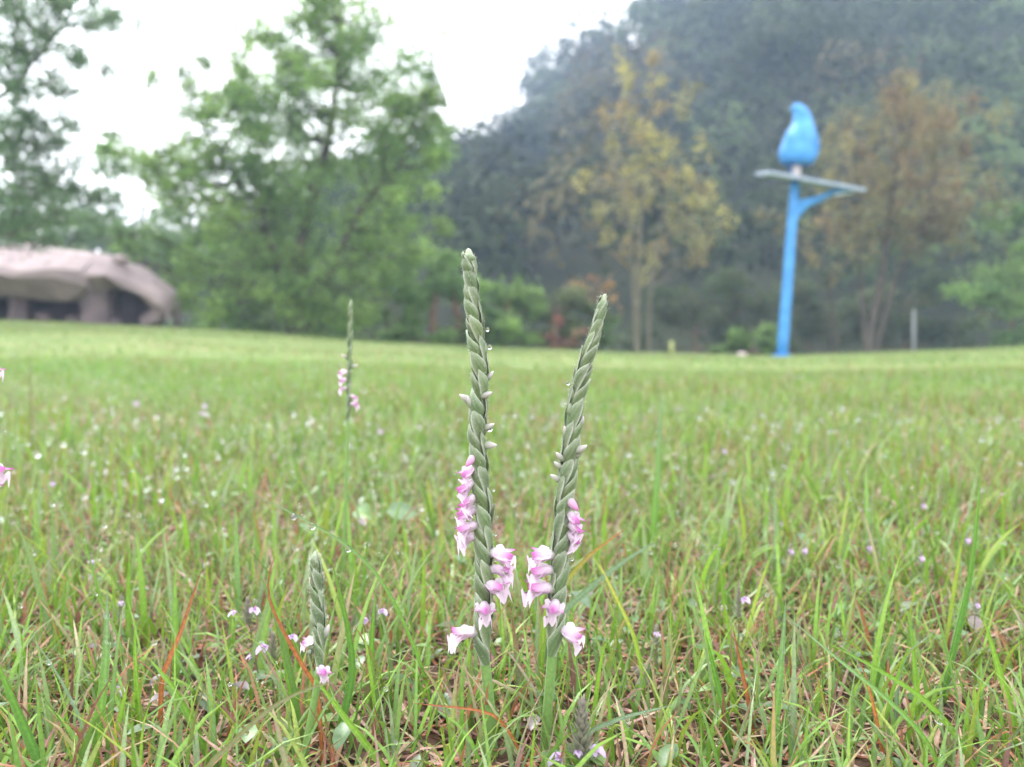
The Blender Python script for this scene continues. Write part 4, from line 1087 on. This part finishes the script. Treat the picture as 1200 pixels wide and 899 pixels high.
# ------------------------------------------------------------------ faceted rock-like sculpture at left
def rock_sculpture():
    Y = 13.5; q = Y / F
    M_ROCK = solid_mat('rose_stone', (.21, .165, .17), (.33, .26, .26), 2.2, .75, .3, .5, bump_scale=7)
    M_DARK = solid_mat('stone_column', (.10, .08, .085), (.17, .13, .135), 3, .8, .2, .4)  # stone of the legs; its dark tone also stands for shade in the hollow
    base = P(60, 378, Y); base[2] = float(ground_z(base[0], Y))
    root = empty('rock_sculpture', base)
    tag(root, 'big rose brown faceted rock sculpture on legs at the left lawn edge', 'sculpture')
    rr = random.Random(4)
    # cross-sections along the back: (px, top row, shoulder row, hem row, half depth m)
    def loft(name, secs, parent, jitter=.06):
        ring = []
        for (px, top, sh, hem, hd) in secs:
            x = P(px, 380, Y + .5)[0]
            zt, zs, zh = (P(px, r, Y + .5)[2] for r in (top, sh, hem))
            zm = zs * .62 + zh * .38
            prof = [(-hd * .6, zt - .02), (-hd, zs), (-hd * 1.02, zm), (-hd * .62, zh), (-hd * .3, zh + .08), (hd * .3, zh + .08), (hd * .62, zh), (hd * 1.02, zm), (hd, zs), (hd * .6, zt - .02), (0, zt)]
            ring.append([np.array([x + rr.uniform(-jitter, jitter), Y + .8 + a + rr.uniform(-jitter, jitter), z + rr.uniform(-jitter, jitter)]) for a, z in prof])
        k = 11; Vv = np.array(ring).reshape(-1, 3); n = len(secs)
        f = []
        for i in range(n - 1):
            for j in range(k):
                a, b, c, d = i * k + j, (i + 1) * k + j, (i + 1) * k + (j + 1) % k, i * k + (j + 1) % k
                if (i + j) % 2: f += [(a, d, c), (a, c, b)]
                else: f += [(a, d, b), (d, c, b)]
        f.append(tuple(range(k))); f.append(tuple((n - 1) * k + a for a in reversed(range(k))))
        return link(name, set_mesh(name, Vv - base, f, smooth=False), M_ROCK, parent)
    loft('body', [(-120, 330, 345, 360, .5), (-95, 305, 326, 362, .9), (-55, 292, 316, 360, 1.1), (-15, 288, 312, 356, 1.2), (22, 284, 314, 351, 1.25), (60, 288, 318, 350, 1.22), (98, 293, 320, 354, 1.15), (122, 299, 322, 350, 1.0)], root, .085)
    hd = loft('head', [(119, 299, 321, 350, .98), (142, 304, 322, 340, .88), (161, 316, 330, 346, .74), (180, 329, 342, 362, .56), (191, 338, 350, 374, .42), (196, 346, 356, 378, .22)], root, .05)
    v, f2 = ICO1
    link('ear', set_mesh('ear', v * np.array([.17, .13, .09]) + P(149, 306, Y + .5) + np.array([0, -.25, 0]) - base, f2, smooth=False), M_ROCK, hd)
    g = Geo(); 
    pts = [P(188, 356, Y + .7), P(184, 370, Y + .7), P(168, 378, Y + .7)]
    Vv, f = tube_geo(np.array(pts), [.16, .15, .12], 7); link('jaw', set_mesh('jaw', Vv - base, f, smooth=False), M_ROCK, hd)
    for (px, dy, w) in ((98, .35, .30), (104, 1.3, .28), (4, .4, .2), (-60, .4, .3), (-50, 1.3, .3)):
        p0 = P(px, 340, Y) + np.array([0, dy, 0]); x, y = p0[0], p0[1]; z0 = float(ground_z(x, y)) - .05
        Vv, f = tube_geo(np.array([[x, y, z0], [x + .03, y, z0 + .25], [x, y, p0[2] + .12]]), [w * 1.05, w * .85, w * 1.05], 7)
        link('leg', set_mesh('leg', Vv - base, f, smooth=False), M_DARK, root)
    # low stone plinth stones between the legs
    for (px, s) in ((40, .16), (75, .13), (125, .12)):
        p0 = P(px, 378, Y); 
        z0 = float(ground_z(p0[0], Y + .3))
        Vv = v * np.array([s, s * .8, s * .7]) * (1 + .15 * np.sin(v[:, :1] * 5)) + [p0[0], Y + .3, z0 + s * .4] - base
        link('stone', set_mesh('stone', Vv, f2, smooth=False), M_DARK, root)
    # dark sheet added behind the legs to deepen the shade in the hollow
    x0, x1 = P(-90, 380, Y + 1)[0], P(184, 380, Y + 1)[0]
    Vv = []
    for i in range(9):
        x = x0 + (x1 - x0) * i / 8; y = Y + 1.15 + rr.uniform(-.1, .1)
        z = float(ground_z(x, y)) - .05
        Vv += [[x, y, z], [x, y + .12, z + .35], [x, y, z + .75]]
    link('rear_wall', set_mesh('rear_wall', np.array(Vv) - base, np.array(grid_faces(9, 3)), smooth=False), M_DARK, root)
rock_sculpture()

# small markers at the lawn edge
def stake(px, y0, y1, Y, r, mat, label, name):
    b, t = P(px, y1, Y), P(px, y0, Y); b[2] = float(ground_z(b[0], Y)) - .03
    Vv, f = tube_geo(np.array([b, b * .5 + t * .5, t, t + [0, 0, r * .6]]), [r, r, r * .95, r * .5], 8)
    o = link(name, set_mesh(name, Vv - b, f), mat); o.location = tuple(b)
    tag(o, label, 'post')
stake(1071, 364, 412, 21, .04, solid_mat('grey_post', (.26, .27, .29), (.34, .35, .37), 4, .6), 'thin pale grey post in front of the hedge at right', 'marker_post')
stake(787, 401, 416, 16.5, .04, solid_mat('yellow_stake', (.30, .34, .10), (.38, .40, .14), 4, .6), 'short yellowish stake at the lawn edge left of the lamp', 'marker_stake')
def stone(px, py, Y, s, label, c):
    v, f2 = ICO2
    w = v * (1 + .2 * np.sin(v[:, :1] * 4 + 1) * np.sin(v[:, 1:2] * 5)) * np.array([1.4, 1, .7]) * s
    p = P(px, py, Y); p[2] = float(ground_z(p[0], Y)) + s * .35
    o = link('stone', set_mesh('stone', w, f2), solid_mat('stone_' + label[:6], c, tuple(min(1, k * 1.2) for k in c), 8, .7, .3, .4)); o.location = tuple(p)
    tag(o, label, 'stone')
stone(869, 416, 16.2, .07, 'pale pink stone lying left of the lamp pole', (.5, .4, .38))

# ------------------------------------------------------------------ mist
def haze():
    x0, x1, y0, y1, z0, z1 = -165, 165, -8, 135, -1.6, 66
    Vv = [(x0, y0, z0), (x1, y0, z0), (x1, y1, z0), (x0, y1, z0), (x0, y0, z1), (x1, y0, z1), (x1, y1, z1), (x0, y1, z1)]
    f = [(3, 2, 1, 0), (4, 5, 6, 7), (0, 1, 5, 4), (1, 2, 6, 5), (2, 3, 7, 6), (3, 0, 4, 7)]
    m, n, L = new_mat('mist')
    pv = n.new('ShaderNodeVolumePrincipled')
    pv.inputs['Color'].default_value = (.56, .70, 1.0, 1)
    pv.inputs['Density'].default_value = 0.0021
    pv.inputs['Anisotropy'].default_value = 0.0
    out = n.new('ShaderNodeOutputMaterial'); L.new(pv.outputs[0], out.inputs['Volume'])
    tag(link('haze', set_mesh('haze', Vv, f, smooth=False), m), 'thin rainy mist over the lawn and the mountain', 'haze', kind='stuff')
haze()
